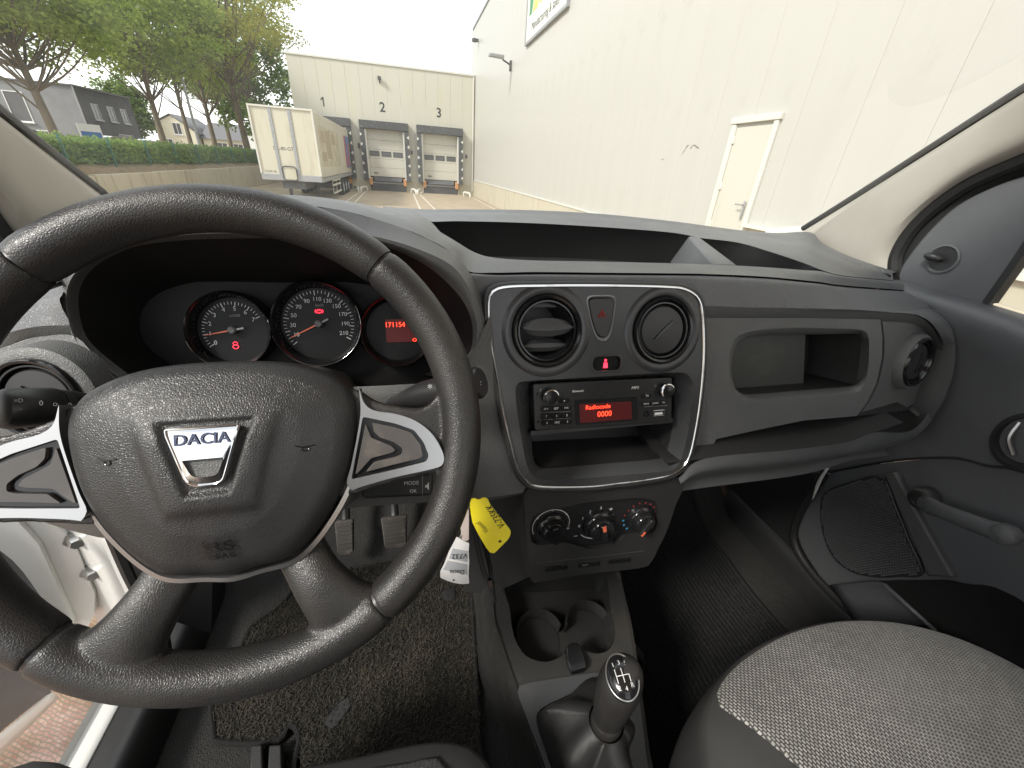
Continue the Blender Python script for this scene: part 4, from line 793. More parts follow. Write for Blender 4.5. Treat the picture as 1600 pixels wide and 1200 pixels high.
MB().add([PP.P(*q0, -.055), PP.P(*q1, -.055), PP.P(*q2, -.055), PP.P(*q3, -.055)], [(3, 2, 1, 0)]).build('pocket_insert', mat('pocket_grey', (.050, .051, .047), .45, var=[(20, (.07, .07, .065), .5, .75, None)]), da)
MB().add([PP.P(*q1, -.055), PP.P(*q1, -.099), PP.P(*q2, -.099), PP.P(*q2, -.055)], [(0, 1, 2, 3)]).build('pocket_rib', M_tray, da)
o2 = pts2(PQ, [(1378, 496), (1405, 498), (1432, 507), (1453, 530), (1462, 565), (1456, 600), (1440, 622), (1414, 639), (1342, 650), (1358, 628), (1372, 600), (1381, 560), (1382, 530)], DP)
o2 = cr(o2[:8], 40) + cr(o2[8:], 20)
mb = MB().plate(o2, [], PQ, DP); mb.wall(o2, PQ, DP, -.04); mb.build('vent_panel', M_dash_low, da)
# recess behind the panel and shelf under it
bk0 = [PP.P(*PP.ab(x, y, .0), .0) for x, y in ((1090, 478), (1160, 480), (1240, 481), (1330, 484), (1394, 488))] + [PQ.P(*PQ.ab(x, y, .004), .004) for x, y in ((1436, 495), (1460, 517), (1475, 556), (1473, 592), (1456, 627), (1434, 651))]
bk1 = [PP.P(*PP.ab(x, y, DP - .002), DP - .002) for x, y in ((1090, 498), (1160, 498), (1240, 498), (1330, 499), (1376, 500))] + [PQ.P(*PQ.ab(x, y, DP - .002), DP - .002) for x, y in ((1430, 509), (1451, 531), (1460, 565), (1454, 600), (1438, 622), (1420, 640))]
loft([bk0, [Vector(a).lerp(b, .45) + Vector((0, -.001, 0)) for a, b in zip(bk0, bk1)], bk1], 5, 2).build('panel_groove', M_dash_low, da)
bk2 = [Vector(p) + Vector((0, .012, -.02)) for p in bk1]
loft([bk1, bk2], 5, 1, False).build('panel_backing', M_black, da)
sh_c = [PP.P(*PP.ab(x, y, DP), DP) for x, y in ((1425, 640), (1339, 650), (1256, 657), (1187, 671), (1120, 686), (1060, 700))]
sh_b = [p + Vector((0, .13, .0)) for p in sh_c]; sh_f = [PP.P(*PP.ab(x, y, .018), .018) for x, y in ((1412, 660), (1366, 676), (1319, 692), (1225, 704), (1100, 717), (1040, 724))]; sh_fb = [p + Vector((0, .15, .004)) for p in sh_f]
loft([sh_c, sh_b], 4, 1, False).build('shelf_ceiling', M_tray, da); loft([sh_b, sh_fb], 4, 1, False).build('shelf_back', M_tray, da); loft([sh_fb, sh_f], 4, 1, False).build('shelf_floor', M_tray, da)
# driver side of the dash: left pad and lower cover
lz = YY([(170, 320, .92), (100, 300, .92), (-40, 330, .90), (-140, 360, .90)]); la = YY([(104, 446, .46), (60, 450, .50), (-10, 462, .52), (-120, 480, .54)]); lb = YY([(112, 508, .43), (60, 510, .43), (5, 522, .43), (-120, 560, .44)])
for L_ in (lz, la, lb):
    for p in L_: p.x = max(p.x, -.50)
loft([lz, [Vector(a).lerp(b, .6) + Vector((0, 0, .02)) for a, b in zip(lz, la)], la, [Vector(a).lerp(b, .5) + Vector((0, -.008, .006)) for a, b in zip(la, lb)], lb], 4, 3).build('left_pad', M_dash, da)
lc = YY([(118, 525, .432), (60, 526, .432), (5, 543, .432), (-120, 585, .44)])
for p in lc: p.x = max(p.x, -.50)
loft([lb, lc], 4, 1).build('left_band', M_dash_low, da)
rows = [YY([(-120, 585, .44), (5, 543, .428), (60, 527, .428), (118, 526, .425), (160, 570, .41), (208, 601, .40), (350, 606, .39), (500, 606, .385), (640, 600, .375), (700, 592, .375), (752, 520, .395), (775, 470, .42)]),
        YY([(-120, 640, .42), (0, 610, .41), (60, 590, .41), (120, 590, .405), (170, 610, .40), (230, 630, .39), (350, 632, .38), (500, 632, .375), (640, 630, .37), (705, 622, .37), (756, 600, .38), (792, 570, .40)]),
        YY([(-120, 740, .40), (0, 700, .395), (60, 690, .39), (120, 690, .385), (190, 700, .38), (260, 710, .37), (350, 712, .365), (500, 712, .365), (640, 705, .365), (715, 700, .365), (765, 690, .372), (806, 690, .38)]),
        YY([(-120, 800, .42), (0, 792, .41), (45, 800, .41), (106, 826, .41), (172, 842, .41), (260, 838, .40), (350, 820, .40), (500, 795, .40), (640, 782, .39), (720, 786, .375), (775, 780, .365), (828, 770, .362)])]
for L_ in rows:
    for p in L_: p.x = max(p.x, -.49)
rows.append([p + Vector((0, .22, .04)) for p in rows[-1][:9]] + [p + Vector((0, .16, .02)) for p in rows[-1][9:]])
loft(rows, 4, 4).build('knee_cover', M_dash_low, da)
side = [YY([(828, 765, .365), (826, 800, .352), (828, 850, .345), (830, 900, .34)]), YY([(790, 775, .375), (780, 830, .40), (775, 880, .42), (770, 925, .44)]), YY([(700, 785, .50), (715, 830, .52), (722, 880, .53), (728, 925, .54)])]
loft(side, 4, 4).build('tunnel_side', M_black, da)

def vent(parent, fr, r, kind, ang=0.0):
    """round outlet: collar, dark bore, louvre disc"""
    v = MB().lathe([(r * 1.0, -.004), (r * 1.0, .004), (r * .96, .007), (r * .90, .006), (r * .87, .001), (r * .84, .003), (r * .80, .003), (r * .77, -.002)], fr, 56).build('vent', M_gloss, parent)
    MB().lathe([(r * .77, -.002), (r * .74, -.03), (r * .72, -.05), (0, -.05)], fr, 48).build('vent_bore', M_black, v)
    if kind == 'open':
        for b, d, tl, h in ((.10, .0, 1.0, .28), (-.42, -.012, .8, .2)):
            mb = MB(); rows = []
            for a in np.linspace(-1, 1, 25):
                wdt = r * .735 * math.sqrt(max(0, 1 - b * b)) * a
                e = math.sqrt(max(.0004, 1 - a * a))
                rows.append([fr.P(wdt, r * b + r * h * e * s_, d + c_) for s_, c_ in ((-.9, .004), (-.3, .0075), (.3, .0065), (.9, .001), (.3, -.012), (-.5, -.006))])
            mb.grid(rows, cv=False, cu=True); mb.build('vane', M_vane, v)
    else:
        dome = [(r * .755, -.006), (r * .75, -.001), (r * .70, .0015), (r * .40, .0025), (r * .15, .003), (0, .003)]
        MB().lathe(dome, fr, 48).build('louvre_disc', M_black, v)
        f2 = fr.at(0, 0, 0, ang)
        MB().prism(ell(0, 0, r * .42, r * .035, 24), f2, .000, .0045).build('louvre_slit', M_gloss, v)
        if kind == 'closed2': MB().prism(roundpoly([(-r * .30, -r * .32), (r * .02, -r * .36), (r * .0, -r * .42), (-r * .3, -r * .40)], .001), fr.at(0, 0, 0, 1.2), .0, .0042).build('finger_notch', M_gloss, v)
    return v
LVF = Frame(aY(68, 622, .392), (1, -.14, 0), (0, math.sin(R(16)), math.cos(R(16))))
MB().lathe([(.050, -.02), (.046, .002), (.041, .005), (.037, .005)], LVF, 48).build('vent_collar', M_dash_low, da)
vent(da, LVF.at(0, 0, .003), .037, 'closed', 2.2)
RVF = Frame(PQ.P(*PQ.ab(1431, 566, .0), .0), (1, .17, 0), (0.0, math.sin(R(12)), math.cos(R(10))))
MB().lathe([(.049, -.012), (.047, -.001), (.043, .003), (.040, .003)], RVF, 48).build('vent_collar', M_dash_low, da)
vent(da, RVF.at(0, 0, .000), .041, 'closed2', R(80))

# ---- instrument cluster
ic = thing('instrument_cluster', CLF.P(0, -.05, -.02), 'black instrument cluster with three round gauges behind the wheel', 'instrument cluster')
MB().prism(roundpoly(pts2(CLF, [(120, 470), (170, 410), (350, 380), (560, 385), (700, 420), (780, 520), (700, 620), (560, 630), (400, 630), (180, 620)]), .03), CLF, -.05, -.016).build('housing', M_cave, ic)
def gauge(cpx, cpy, rr, name):
    a, b = CLF.ab(cpx, cpy); f = CLF.at(a, b)
    gm = MB().lathe([(rr * .93, -.008), (0, -.008)], f, 48).build(name, M_gauge, ic)
    MB().lathe([(rr * 1.13, -.014), (rr * 1.12, .004), (rr * 1.06, .010), (rr * .995, .006), (rr * .93, -.008)], f, 64).build('bezel', M_gloss, gm)
    MB().lathe([(rr * 1.095, .0080), (rr * 1.085, .0094), (rr * 1.075, .0098), (rr * 1.067, .0096)], f, 64, R(195), R(385) if name != 'display_dial' else R(300)).build('chrome_ring', M_chrome, gm)
    return gm, f
gsp, fs = gauge(497, 506, .0445, 'speed_dial'); grv, fr_ = gauge(361, 516, .0385, 'rev_dial'); gdp, fd = gauge(621, 517, .039, 'display_dial')
def ticks(f, r0, r1, a0, a1, n, big, w, parent):
    for i in range(n + 1):
        t = a0 + (a1 - a0) * i / n; L0 = r0 if i % big else r0 - .0022
        u = Vector((math.cos(t), math.sin(t))); n_ = Vector((-u.y, u.x)) * w * (1.0 if i % big else 1.5)
        q = [(u.x * L0 - n_.x, u.y * L0 - n_.y), (u.x * r1 - n_.x, u.y * r1 - n_.y), (u.x * r1 + n_.x, u.y * r1 + n_.y), (u.x * L0 + n_.x, u.y * L0 + n_.y)]
        MB().add([f.P(x, y, -.0072) for x, y in q], [(0, 1, 2, 3)]).build('tick_mark', M_white_ink, parent)
ticks(fs, .0352, .0385, R(218), R(-30), 40, 4, .00030, gsp)
for i, s in enumerate(('10', '30', '50', '70', '90', '110', '130', '150', '170', '190', '210')):
    t = R(205) + (R(-24) - R(205)) * i / 10; text(s, .0066, fs, M_white_ink, 'numeral', gsp, .0285 * math.cos(t), .0285 * math.sin(t), -.0072)
text('km/h', .0045, fs, M_dim_ink, 'numeral', gsp, .002, .0215, -.0072)
ticks(fr_, .0285, .0315, R(215), R(28), 28, 4, .0003, grv)
for i, s in enumerate('01234567'):
    t = R(215) + (R(28) - R(215)) * i / 7; text(s, .0066, fr_, M_white_ink, 'numeral', grv, .0238 * math.cos(t), .0238 * math.sin(t), -.0072)
text('x1000', .0042, fr_, M_dim_ink, 'numeral', grv, .003, .016, -.0072)
def needle(f, ang, L_, parent):
    f2 = f.at(0, 0, 0, ang)
    n_ = MB().add([f2.P(.002, -.0009, -.002), f2.P(L_, -.0003, -.003), f2.P(L_, .0003, -.003), f2.P(.002, .0009, -.002)], [(0, 1, 2, 3)]).build('needle', M_needle, parent)
    MB().add([f2.P(-.012, -.0011, -.002), f2.P(.002, -.0011, -.002), f2.P(.002, .0011, -.002), f2.P(-.012, .0011, -.002)], [(0, 1, 2, 3)]).build('needle_tail', M_dim_ink, n_)
    MB().lathe([(.0045, -.007), (.0042, -.001), (.0030, .0), (0, .0)], f, 20).build('needle_hub', M_dash_low, n_)
needle(fs, R(206), .035, gsp); needle(fr_, R(190), .029, grv)
def icon_ring(f, a, b, s, parent, m_):
    MB().tube([f.P(a + s * math.cos(t), b + s * .8 * math.sin(t), -.0065) for t in np.linspace(0, 2 * math.pi, 14, endpoint=False)], s * .14, 6, True).build('warning_light', m_, parent)
icon_ring(fs, .001, .0145, .0026, gsp, M_red_light)
for s in (-1, 1): MB().tube([fs.P(.001 + s * .0042 * math.cos(t), .0145 + .0030 * math.sin(t), -.0065) for t in np.linspace(-.7, .7, 6)], .0004, 6).build('warning_light', M_red_light, gsp)
text('!', .0045, fs, M_red_light, 'warning_light', gsp, .001, .0145, -.0068)
for dy, s in ((.0015, .0022), (-.0022, .0028)): icon_ring(fr_, .0, -.0165 + dy, s, grv, M_red_light)
a, b = fd.ab(640, 520, -.007)
MB().fbox(fd, a - .028, a + .018, -.014, .014, -.008, -.0065).build('display', mat('display_dark_red', (.05, .008, .006), .35, emit=(.8, .03, .02, .022)), gdp)
a, b = fd.ab(601, 508, -.006); text('171154', .0085, fd, M_red_disp, 'odometer_digits', gdp, a, b, -.006, align='LEFT', xs=.95)
a, b = fd.ab(648, 531, -.006); icon_ring(fd.at(0, 0, .0008), a, b, .0022, gdp, M_red_disp)

# ---- steering column and stalks
sc_ = thing('steering_column', WH.P(0, -.02, -.16), 'dark steering column shroud with three control stalks behind the wheel', 'steering column')
rows = []
for d, w_, h0, h1 in ((-.035, .052, -.075, .045), (-.06, .060, -.085, .055), (-.10, .066, -.095, .06), (-.17, .070, -.10, .06)):
    rows.append([WH.P(a, b, d) for a, b in roundpoly([(-w_, h0), (w_, h0), (w_ * .95, h1), (-w_ * .95, h1)], .03, 6)])
MB().grid(rows, cu=True).ngon(rows[0]).build('shroud', M_dash_low, sc_)
MB().lathe([(.0, -.034), (.045, -.034), (.048, -.03), (.05, -.005)], WH, 32).build('hub', M_black, sc_)
def stalk(P0, P1, prof, name, m_=M_black, n=22):
    P0, P1 = Vector(P0), Vector(P1); ax = (P1 - P0); L_ = ax.length; ax.normalize(); u = ax.cross(Vector((0, 0, 1))).normalized(); f = Frame(P0, u, ax.cross(u)); f.w = ax
    return MB().lathe([(r, t * L_) for t, r in prof] + [(0, prof[-1][0] * L_)], f, n).build(name, m_, sc_)
s1_ = stalk(aY(170, 629, .365), aY(-4, 640, .315), [(0, .004), (.08, .0062), (.36, .0112), (.40, .0118), (.401, .0105), (.41, .0105), (.411, .0122), (.50, .0128), (.501, .0112), (.512, .0112), (.513, .0135), (.55, .0145), (.92, .0150), (.98, .0135), (1.0, .010)], 'light_stalk')
def ftext(s, size, px, py, Y, parent, m_=M_white_ink, rot=0.0, yaw=0.0):
    f = Frame(aY(px, py, Y), (1, yaw, 0), (0, math.sin(R(28)), math.cos(R(28)))); return text(s, size, f, m_, 'printed_mark', parent, 0, 0, 0, rot)
ftext('0', .0050, 65, 630, .322, s1_); ftext('0', .0050, 110, 633, .333, s1_); ftext('=D', .004, 30, 626, .312, s1_, M_dim_ink); ftext('O', .0035, 87, 632, .326, s1_)
s2__ = stalk(aY(606, 630, .375), aY(752, 597, .325), [(0, .0045), (.1, .0065), (.3, .0115), (.42, .0140), (.86, .0150), (.865, .0135), (.88, .0135), (.885, .0155), (.97, .0155), (1, .0135)], 'wiper_stalk')
ftext('*', .010, 672, 607, .328, s2__); ftext(':', .007, 751, 598, .319, s2__)
FM = Frame(aY(640, 760, .335), (1, -.1, 0), (0, math.sin(R(35)), math.cos(R(35))))
mo = MB().prism(roundpoly([(-.05, -.011), (.024, -.011), (.024, .013), (-.05, .010)], .005), FM, -.02, .0).build('radio_stalk', M_black, sc_, bevel=.003)
text('MODE', .0055, FM, M_white_ink, 'printed_mark', mo, .002, .0035, .0006); text('OK', .0050, FM, M_white_ink, 'printed_mark', mo, .004, -.005, .0006)
MB().fbox(FM, .0135, .0139, -.010, .012, .0, .0006).build('button_gap', M_dim_ink, mo)
MB().prism([(.0165, .0005), (.018, .0005), (.0205, .004), (.0205, -.005), (.018, -.0018), (.0165, -.0018)], FM, .0, .0008).build('printed_mark', M_white_ink, mo)

# ---- steering wheel
sw = thing('steering_wheel', WH.P(0, 0, 0), 'black leather grained steering wheel with chrome emblem and silver spokes', 'steering wheel')
RR, rr_ = .1722, .0166
gap = .28
def arc_rows(a0, a1):
    n = max(16, int(abs(a1 - a0) / 2.0)); rows = []
    for i in range(n + 1):
        t = R(a0 + (a1 - a0) * i / n); e = min(i, n - i); k = {0: .94, 1: .985}.get(e, 1.0)
        rows.append([WH.P((RR + rr_ * k * math.cos(x)) * math.cos(t), (RR + rr_ * k * math.cos(x)) * math.sin(t), rr_ * 1.08 * k * math.sin(x)) for x in np.linspace(0, 2 * math.pi, 28, endpoint=False)])
    return rows
def espoke_rows(cs, ws, ths, n=24):
    C_ = cri(cs, 6); W_ = cri(list(zip(ws, ths)), 6); rows = []
    for i, c in enumerate(C_):
        p, q = C_[max(0, i - 1)], C_[min(len(C_) - 1, i + 1)]; t = np.array([q[0] - p[0], q[1] - p[1]]); t /= np.linalg.norm(t); nrm = np.array([-t[1], t[0]])
        rows.append([WH.P(c[0] + nrm[0] * W_[i][0] * math.cos(x), c[1] + nrm[1] * W_[i][0] * math.cos(x), c[2] + W_[i][1] * math.copysign(abs(math.sin(x)) ** .8, math.sin(x))) for x in np.linspace(0, 2 * math.pi, n, endpoint=False)])
    return rows
def closed(mb, rows): mb.grid(rows, cu=True); mb.ngon(rows[0][::-1]); mb.ngon(rows[-1]); return mb
def fused(mb, it):                                    # one moulded piece: weld by voxels, then soften the joins
    o = mb.build('rim_section', M_rim, sw, angle=80, fix=True)
    m = o.modifiers.new('weld', 'REMESH'); m.mode = 'VOXEL'; m.voxel_size = .0016; m.use_smooth_shade = True
    m = o.modifiers.new('soften', 'SMOOTH'); m.factor = .5; m.iterations = it
    return o
closed(MB(), arc_rows(48.5 + gap, 131.5 - gap)).build('rim_section', M_rim, sw, angle=60)
mb = closed(MB(), arc_rows(229 + gap, 306 - gap))
for s in (-1, 1):
    closed(mb, espoke_rows([(s * .024, -.060, -.016), (s * .039, -.088, -.012), (s * .054, -.114, -.003), (s * .070, -.138, -.001), (s * .080, -.152, -.001)], [.0185, .0182, .0190, .0255, .042], [.0115, .0125, .014, .0142, .010]))
fused(mb, 10)
for s, (a0, a1) in ((1, (306, 408.5)), (-1, (131.5, 229))):
    mb = closed(MB(), arc_rows(a0 + gap, a1 - gap))
    sp = pts2(WH, [(520, 600), (562, 611), (587, 627), (634, 637), (668, 634), (690, 606), (712, 640), (716, 700), (708, 760), (693, 737), (619, 752), (545, 775), (500, 780)], .004)
    sp = [(a * s, b) for a, b in cr(sp[1:6], 20) + cr(sp[6:9], 8) + sp[9:] + sp[:1]]
    mb.prism(sp, WH, -.013, .0050); fused(mb, 8)
MB().tube([WH.P(RR * math.cos(t), RR * math.sin(t), 0) for t in np.linspace(0, 2 * math.pi, 90, endpoint=False)], rr_ * .90, 14, True).build('rim_core', M_black, sw)
# airbag cover
half = [WH.ab(x, y, .008) for x, y in ((450, 565), (520, 585), (551, 612), (560, 655), (548, 735), (513, 808), (462, 868), (400, 889))]
half = [(a, b) for a, b in half]
outl = cr([(0, .0572)] + half + [(0, half[-1][1] - .0025)] + [(-a, b) for a, b in half[::-1]], 140, True)
def inside_s(a, b):                                   # raised shield round the emblem
    t = (b + .048) / .085; w_ = .026 + .022 * min(1, max(0, t)); e = max(abs(a) - w_, -.05 - b + .004); f = min(1, max(0, (.030 - b) / .030)); f = f * f * (3 - 2 * f)
    return f / (1 + math.exp(max(-60, min(60, e / .0016))))
def recess(a, b):
    t = min(1, max(0, (b + .034) / .049)); w_ = .0125 + .0155 * t; e = max(abs(a) - w_, -.0335 - b, b - .0145); return 1 / (1 + math.exp(e / .0007))
DOME = [(1.0, -.010), (.995, .002), (.98, .0085), (.95, .0135), (.90, .0175), (.84, .0205)]
def dome_d(s): return float(np.interp(s, [0, .3, .6, .84, .9, .95, .98, .995, 1], [.0335, .0325, .0275, .0205, .0175, .0135, .0085, .002, -.010]))
rows = []
for s in [1, .995, .98, .965, .95, .925, .9, .87] + list(np.linspace(.84, .015, 60)):
    rows.append([WH.P(a * s, (b + .01) * s - .01, dome_d(s) + 0.0034 * inside_s(a * s, (b + .01) * s - .01) - .0035 * recess(a * s, (b + .01) * s - .01)) for a, b in outl])
MB().grid(rows, cu=True).ngon(rows[-1]).build('airbag_cover', M_bag, sw, angle=80)
DE = .0384
em_o = roundpoly([(-.0208, .0105), (.0208, .0105), (.0203, .0078), (.0097, -.0272), (-.0097, -.0272), (-.0203, .0078)], [.001, .001, .002, .006, .006, .002], 5)
em_i = roundpoly([(-.0118, -.0098), (.0118, -.0098), (.0072, -.0217), (-.0072, -.0217)], [.001, .001, .004, .004], 4)
mb = MB(); mb.plate(em_o, [em_i], WH, DE); mb.wall(ccw(em_o)[::-1], WH, DE, DE - .004); mb.wall(ccw(em_i), WH, DE, DE - .003)
mb.v = [tuple(Vector(p) - WH.w * (.003 * (((Vector(p) - WH.o).dot(WH.v) + .006) / .02) ** 2)) for p in mb.v]
em = mb.build('emblem', M_chrome, sw, angle=20)
MB().prism(em_i, WH, DE - .006, DE - .0032).build('emblem_inset', M_dash_low, em)
text('DACIA', .0101, WH, mat('emblem_letter_blue', (.05, .065, .13), .35), 'emblem_lettering', em, 0, .0030, DE - .0002, xs=1.05, bold=.012)
mb = MB(); mb.tube([WH.P(a, b, DE - .003 * ((b + .006) / .02) ** 2) for a, b in em_o], .0009, 8, True); mb.build('emblem_rim', M_chrome, em)
oang = sorted((math.atan2(q[1] + .01, q[0]), math.hypot(q[0], q[1] + .01)) for q in outl)
def bag_d(a, b):                                      # height of the cover at (a, b)
    r0 = np.interp(math.atan2(b + .01, a), [q[0] for q in oang], [q[1] for q in oang], period=2 * math.pi); s_ = math.hypot(a, b + .01) / r0
    return dome_d(s_) + .0034 * inside_s(a, b) - .0035 * recess(a, b)
a, b = WH.ab(343, 851, .0215); text('SRS', .0098, WH, M_gloss, 'airbag_lettering', sw, a, b, 0, xs=1.5, bold=.012, ext=.0021, dfun=bag_d); text('AIRBAG', .0054, WH, M_gloss, 'airbag_lettering', sw, a, b - .0072, 0, xs=1.2, bold=.012, ext=.0021, dfun=bag_d)
for px, py in ((170, 721), (478, 699)):
    a, b = WH.ab(px, py, .025); hw_ = lambda x, y: WH.P(x, y, bag_d(x, y) + .0002)
    MB().tube([hw_(a + .006, b + .0012), hw_(a - .002, b + .0005), hw_(a - .006, b + .002)], .0005, 6).build('horn_mark', M_gloss, sw); MB().tube([hw_(a + .0022 * math.cos(t), b - .0008 + .0014 * math.sin(t)) for t in np.linspace(0, 2 * math.pi, 10, endpoint=False)], .0005, 6, True).build('horn_mark', M_gloss, sw)
# silver trims, key panels
so = pts2(WH, [(561, 606), (570, 631), (587, 642), (619, 647), (650, 658), (675, 678), (691, 705), (693, 722), (681, 731), (619, 745), (569, 759), (550, 766), (542, 753), (550, 722), (563, 650)], .010)
si = pts2(WH, [(567, 651), (619, 662), (647, 672), (662, 691), (670, 712), (666, 721), (619, 733), (549, 749)], .010)
sk = pts2(WH, [(581, 660), (619, 668), (643, 676), (657, 695), (661, 713), (655, 717), (612, 727), (571, 738), (585, 722), (619, 714), (629, 709), (628, 700), (615, 691), (594, 684), (584, 675)], .011)
so_, si_, sk_ = cr(so[:12], 60) + cr(so[11:] + [so[0]], 24)[1:-1], roundpoly(si, .002, 3), roundpoly(sk, .0015, 3)
for s in (1, -1):
    O_, I_, K_ = [[(a * s, b) for a, b in q] for q in (so_, si_, sk_)]
    mb = MB(); mb.plate(O_, [I_], WH, .0105); mb.wall(ccw(O_)[::-1], WH, .0105, -.004); mb.wall(ccw(I_), WH, .0105, .006); sp_ = mb.build('spoke_trim', M_silver, sw, bevel=.0012)
    MB().prism(I_, WH, .002, .0072).build('key_panel', M_gloss, sp_, bevel=.0006)
    MB().prism(K_, WH, .0072, .0100).build('key', M_piano, sp_, bevel=.0006)
    W3 = [(a * s, b) for a, b in roundpoly(pts2(WH, [(571, 662), (580, 684), (612, 697), (618, 704), (611, 708), (580, 716), (561, 737), (555, 742)], .010), .0015, 3)]
    MB().prism(W3, WH, .0072, .0095).build('key', M_piano, sp_, bevel=.0006)
band = sorted([p for p in outl if p[1] < -.020], key=lambda p: math.atan2(p[1] + .01, p[0]))
mb = MB(); mb.grid([[WH.P(a * k, (b + .01) * k - .01, d) for a, b in band] for k, d in ((1.075, -.014), (1.07, .0005), (1.06, .0045), (1.02, .0058), (1.004, .003), (.99, -.006))]); mb.build('lower_trim', M_silver, sw)

# ---- centre fascia
cf = thing('centre_fascia', ST.P(0, -.1, -.05), 'black centre fascia with two round vents and chrome outline', 'centre panel')
fo = cr(pts2(ST, [(770, 456), (794, 448.5), (850, 447), (912, 446.5), (975, 447), (1037, 448.5), (1069, 452), (1090, 466), (1097, 494), (1099, 550), (1095, 612), (1087, 669), (1075, 717), (1053, 740), (1012, 750), (965, 756), (919, 761), (850, 761), (825, 754), (809, 731), (798, 690), (787, 644), (775, 581), (766, 530), (763, 475)]), 150, True)
vL, vR = ST.ab(855, 517), ST.ab(1036, 516); RV = .0455
hz = cr(pts2(ST, [(918, 464), (940, 461), (961, 464), (961, 485), (956, 515), (950, 530), (942, 533), (933, 528), (925, 510), (919, 485)]), 40, True)
lmp = [ST.ab(948, 568)]; lmp = roundpoly([(lmp[0][0] - .0195, lmp[0][1] - .0095), (lmp[0][0] + .0195, lmp[0][1] - .0095), (lmp[0][0] + .0195, lmp[0][1] + .0095), (lmp[0][0] - .0195, lmp[0][1] + .0095)], .009, 6)
bay = cr(pts2(ST, [(806, 604), (820, 596), (880, 592), (960, 587), (1058, 582), (1077, 588), (1083, 604), (1079, 640), (1075, 675), (1060, 726), (1031, 737), (960, 743), (900, 748), (856, 750), (833, 744), (822, 722), (814, 680), (808, 644)]), 90, True)
bayi = cr(pts2(ST, [(829, 604), (836, 599.5), (880, 597.5), (960, 593.5), (1046, 589.5), (1054, 593), (1056, 604), (1054, 640), (1051, 674), (1041, 710), (1026, 718), (960, 724), (900, 729), (852, 733), (838, 727), (833, 712), (831, 680), (830, 644)], -.02), 90, True)
bayc = min(range(90), key=lambda i: 0)
pl = MB().plate(fo, [ell(*vL, RV * 1.02, n=48), ell(*vR, RV * 1.0, n=48), hz, lmp, bay], ST, 0); pl.wall(ccw(fo)[::-1], ST, 0, -.03)
pn = pl.build('fascia_plate', M_panel, cf)
def align(A, Bq):                                     # rotate loop Bq so that it pairs with A
    A, Bq = ccw(A), ccw(Bq); n = len(A); best = min(range(n), key=lambda k: sum((A[i][0] - Bq[(i + k) % n][0]) ** 2 + (A[i][1] - Bq[(i + k) % n][1]) ** 2 for i in range(0, n, 6)))
    return A, [Bq[(i + best) % n] for i in range(n)]
ba, bi = align(bay, bayi)
MB().grid([[ST.P(a, b, 0) for a, b in ba], [ST.P(a * .85 + c * .15, b * .85 + d_ * .15, -.003) for (a, b), (c, d_) in zip(ba, bi)], [ST.P(a * .12 + c * .88, b * .12 + d_ * .88, -.018) for (a, b), (c, d_) in zip(ba, bi)], [ST.P(a, b, -.022) for a, b in bi]], cu=True).build('bay_surround', mat('bay_satin_grey', (.062, .064, .067), .28, rvar=.05), cf, angle=50)
MB().grid([[ST.P(a, b, -.022) for a, b in bi], [ST.P(a, b, -.09) for a, b in scale2(bi, .97)]], cu=True).build('bay_wall', M_black, cf); MB().ngon([ST.P(a, b, -.09) for a, b in ccw(scale2(bi, .97))]).build('bay_back', M_black, cf)
sl = pts2(ST, [(836, 716), (1046, 703), (1036, 716), (846, 730)], -.025)
MB().add([ST.P(sl[0][0], sl[0][1], -.09), ST.P(sl[1][0], sl[1][1], -.09), ST.P(sl[2][0], sl[2][1], -.024), ST.P(sl[3][0], sl[3][1], -.024)], [(3, 2, 1, 0)]).build('slot_floor', M_black, cf)
MB().tube([ST.P(a, b, .0005) for a, b in fo], .0017, 8, True).build('chrome_outline', M_outline, cf)
MB().tube([ST.P(a, b, -.002) for a, b in scale2(fo, 1.022)], .0032, 8, True).build('outline_frame', M_black, cf)
for v_, kd, an in ((vL, 'open', 0), (vR, 'closed', R(42))):
    f = ST.at(*v_)
    MB().lathe([(RV * 1.17, .0004), (RV * 1.10, .0018), (RV * 1.0, .0020), (RV * .93, .0010), (RV * .89, -.002)], f, 56).build('vent_flange', M_panel, cf)
    vent(cf, f.at(0, 0, -.002), RV * (.90 if kd == 'open' else .89), kd, an)
hb_ = MB(); hb_.grid([[ST.P(a, b, 0) for a, b in hz], [ST.P(a, b, .0015) for a, b in scale2(hz, .94)], [ST.P(a, b, -.004) for a, b in scale2(hz, .86)]], cu=True); hzf = hb_.build('hazard_frame', mat('hazard_rim_grey', (.30, .30, .31), .3), cf)
hbt = MB().prism(scale2(hz, .85), ST, -.006, .0005).build('hazard_button', M_black, cf, bevel=.001)
a, b = ST.ab(940, 491)
for k in (1.0, .5): MB().tube([ST.P(a + k * x, b + k * y - (1 - k) * .0005, .0012) for x, y in ((-.0052, -.0038), (.0052, -.0038), (0, .0052))], .0005, 6, True).build('hazard_triangle', M_red_ink, hbt)
MB().prism(lmp, ST, -.006, -.0035).build('lamp_window', M_gloss, cf)
mb = MB().tube([ST.P(a, b, .0) for a, b in lmp], .0012, 8, True); mb.build('lamp_rim', M_panel, cf)
a, b = ST.ab(948, 569); bl = MB(); bl.lathe([(0, -.003), (.0018, -.003)], ST, 14, c=(a, b + .0042)); bl.build('belt_lamp', M_red_light, cf); MB().prism([(a - .003, b - .005), (a + .003, b - .005), (a + .0022, b + .0015), (a - .0022, b + .0015)], ST, -.0034, -.0028).build('belt_lamp', M_red_light, cf)

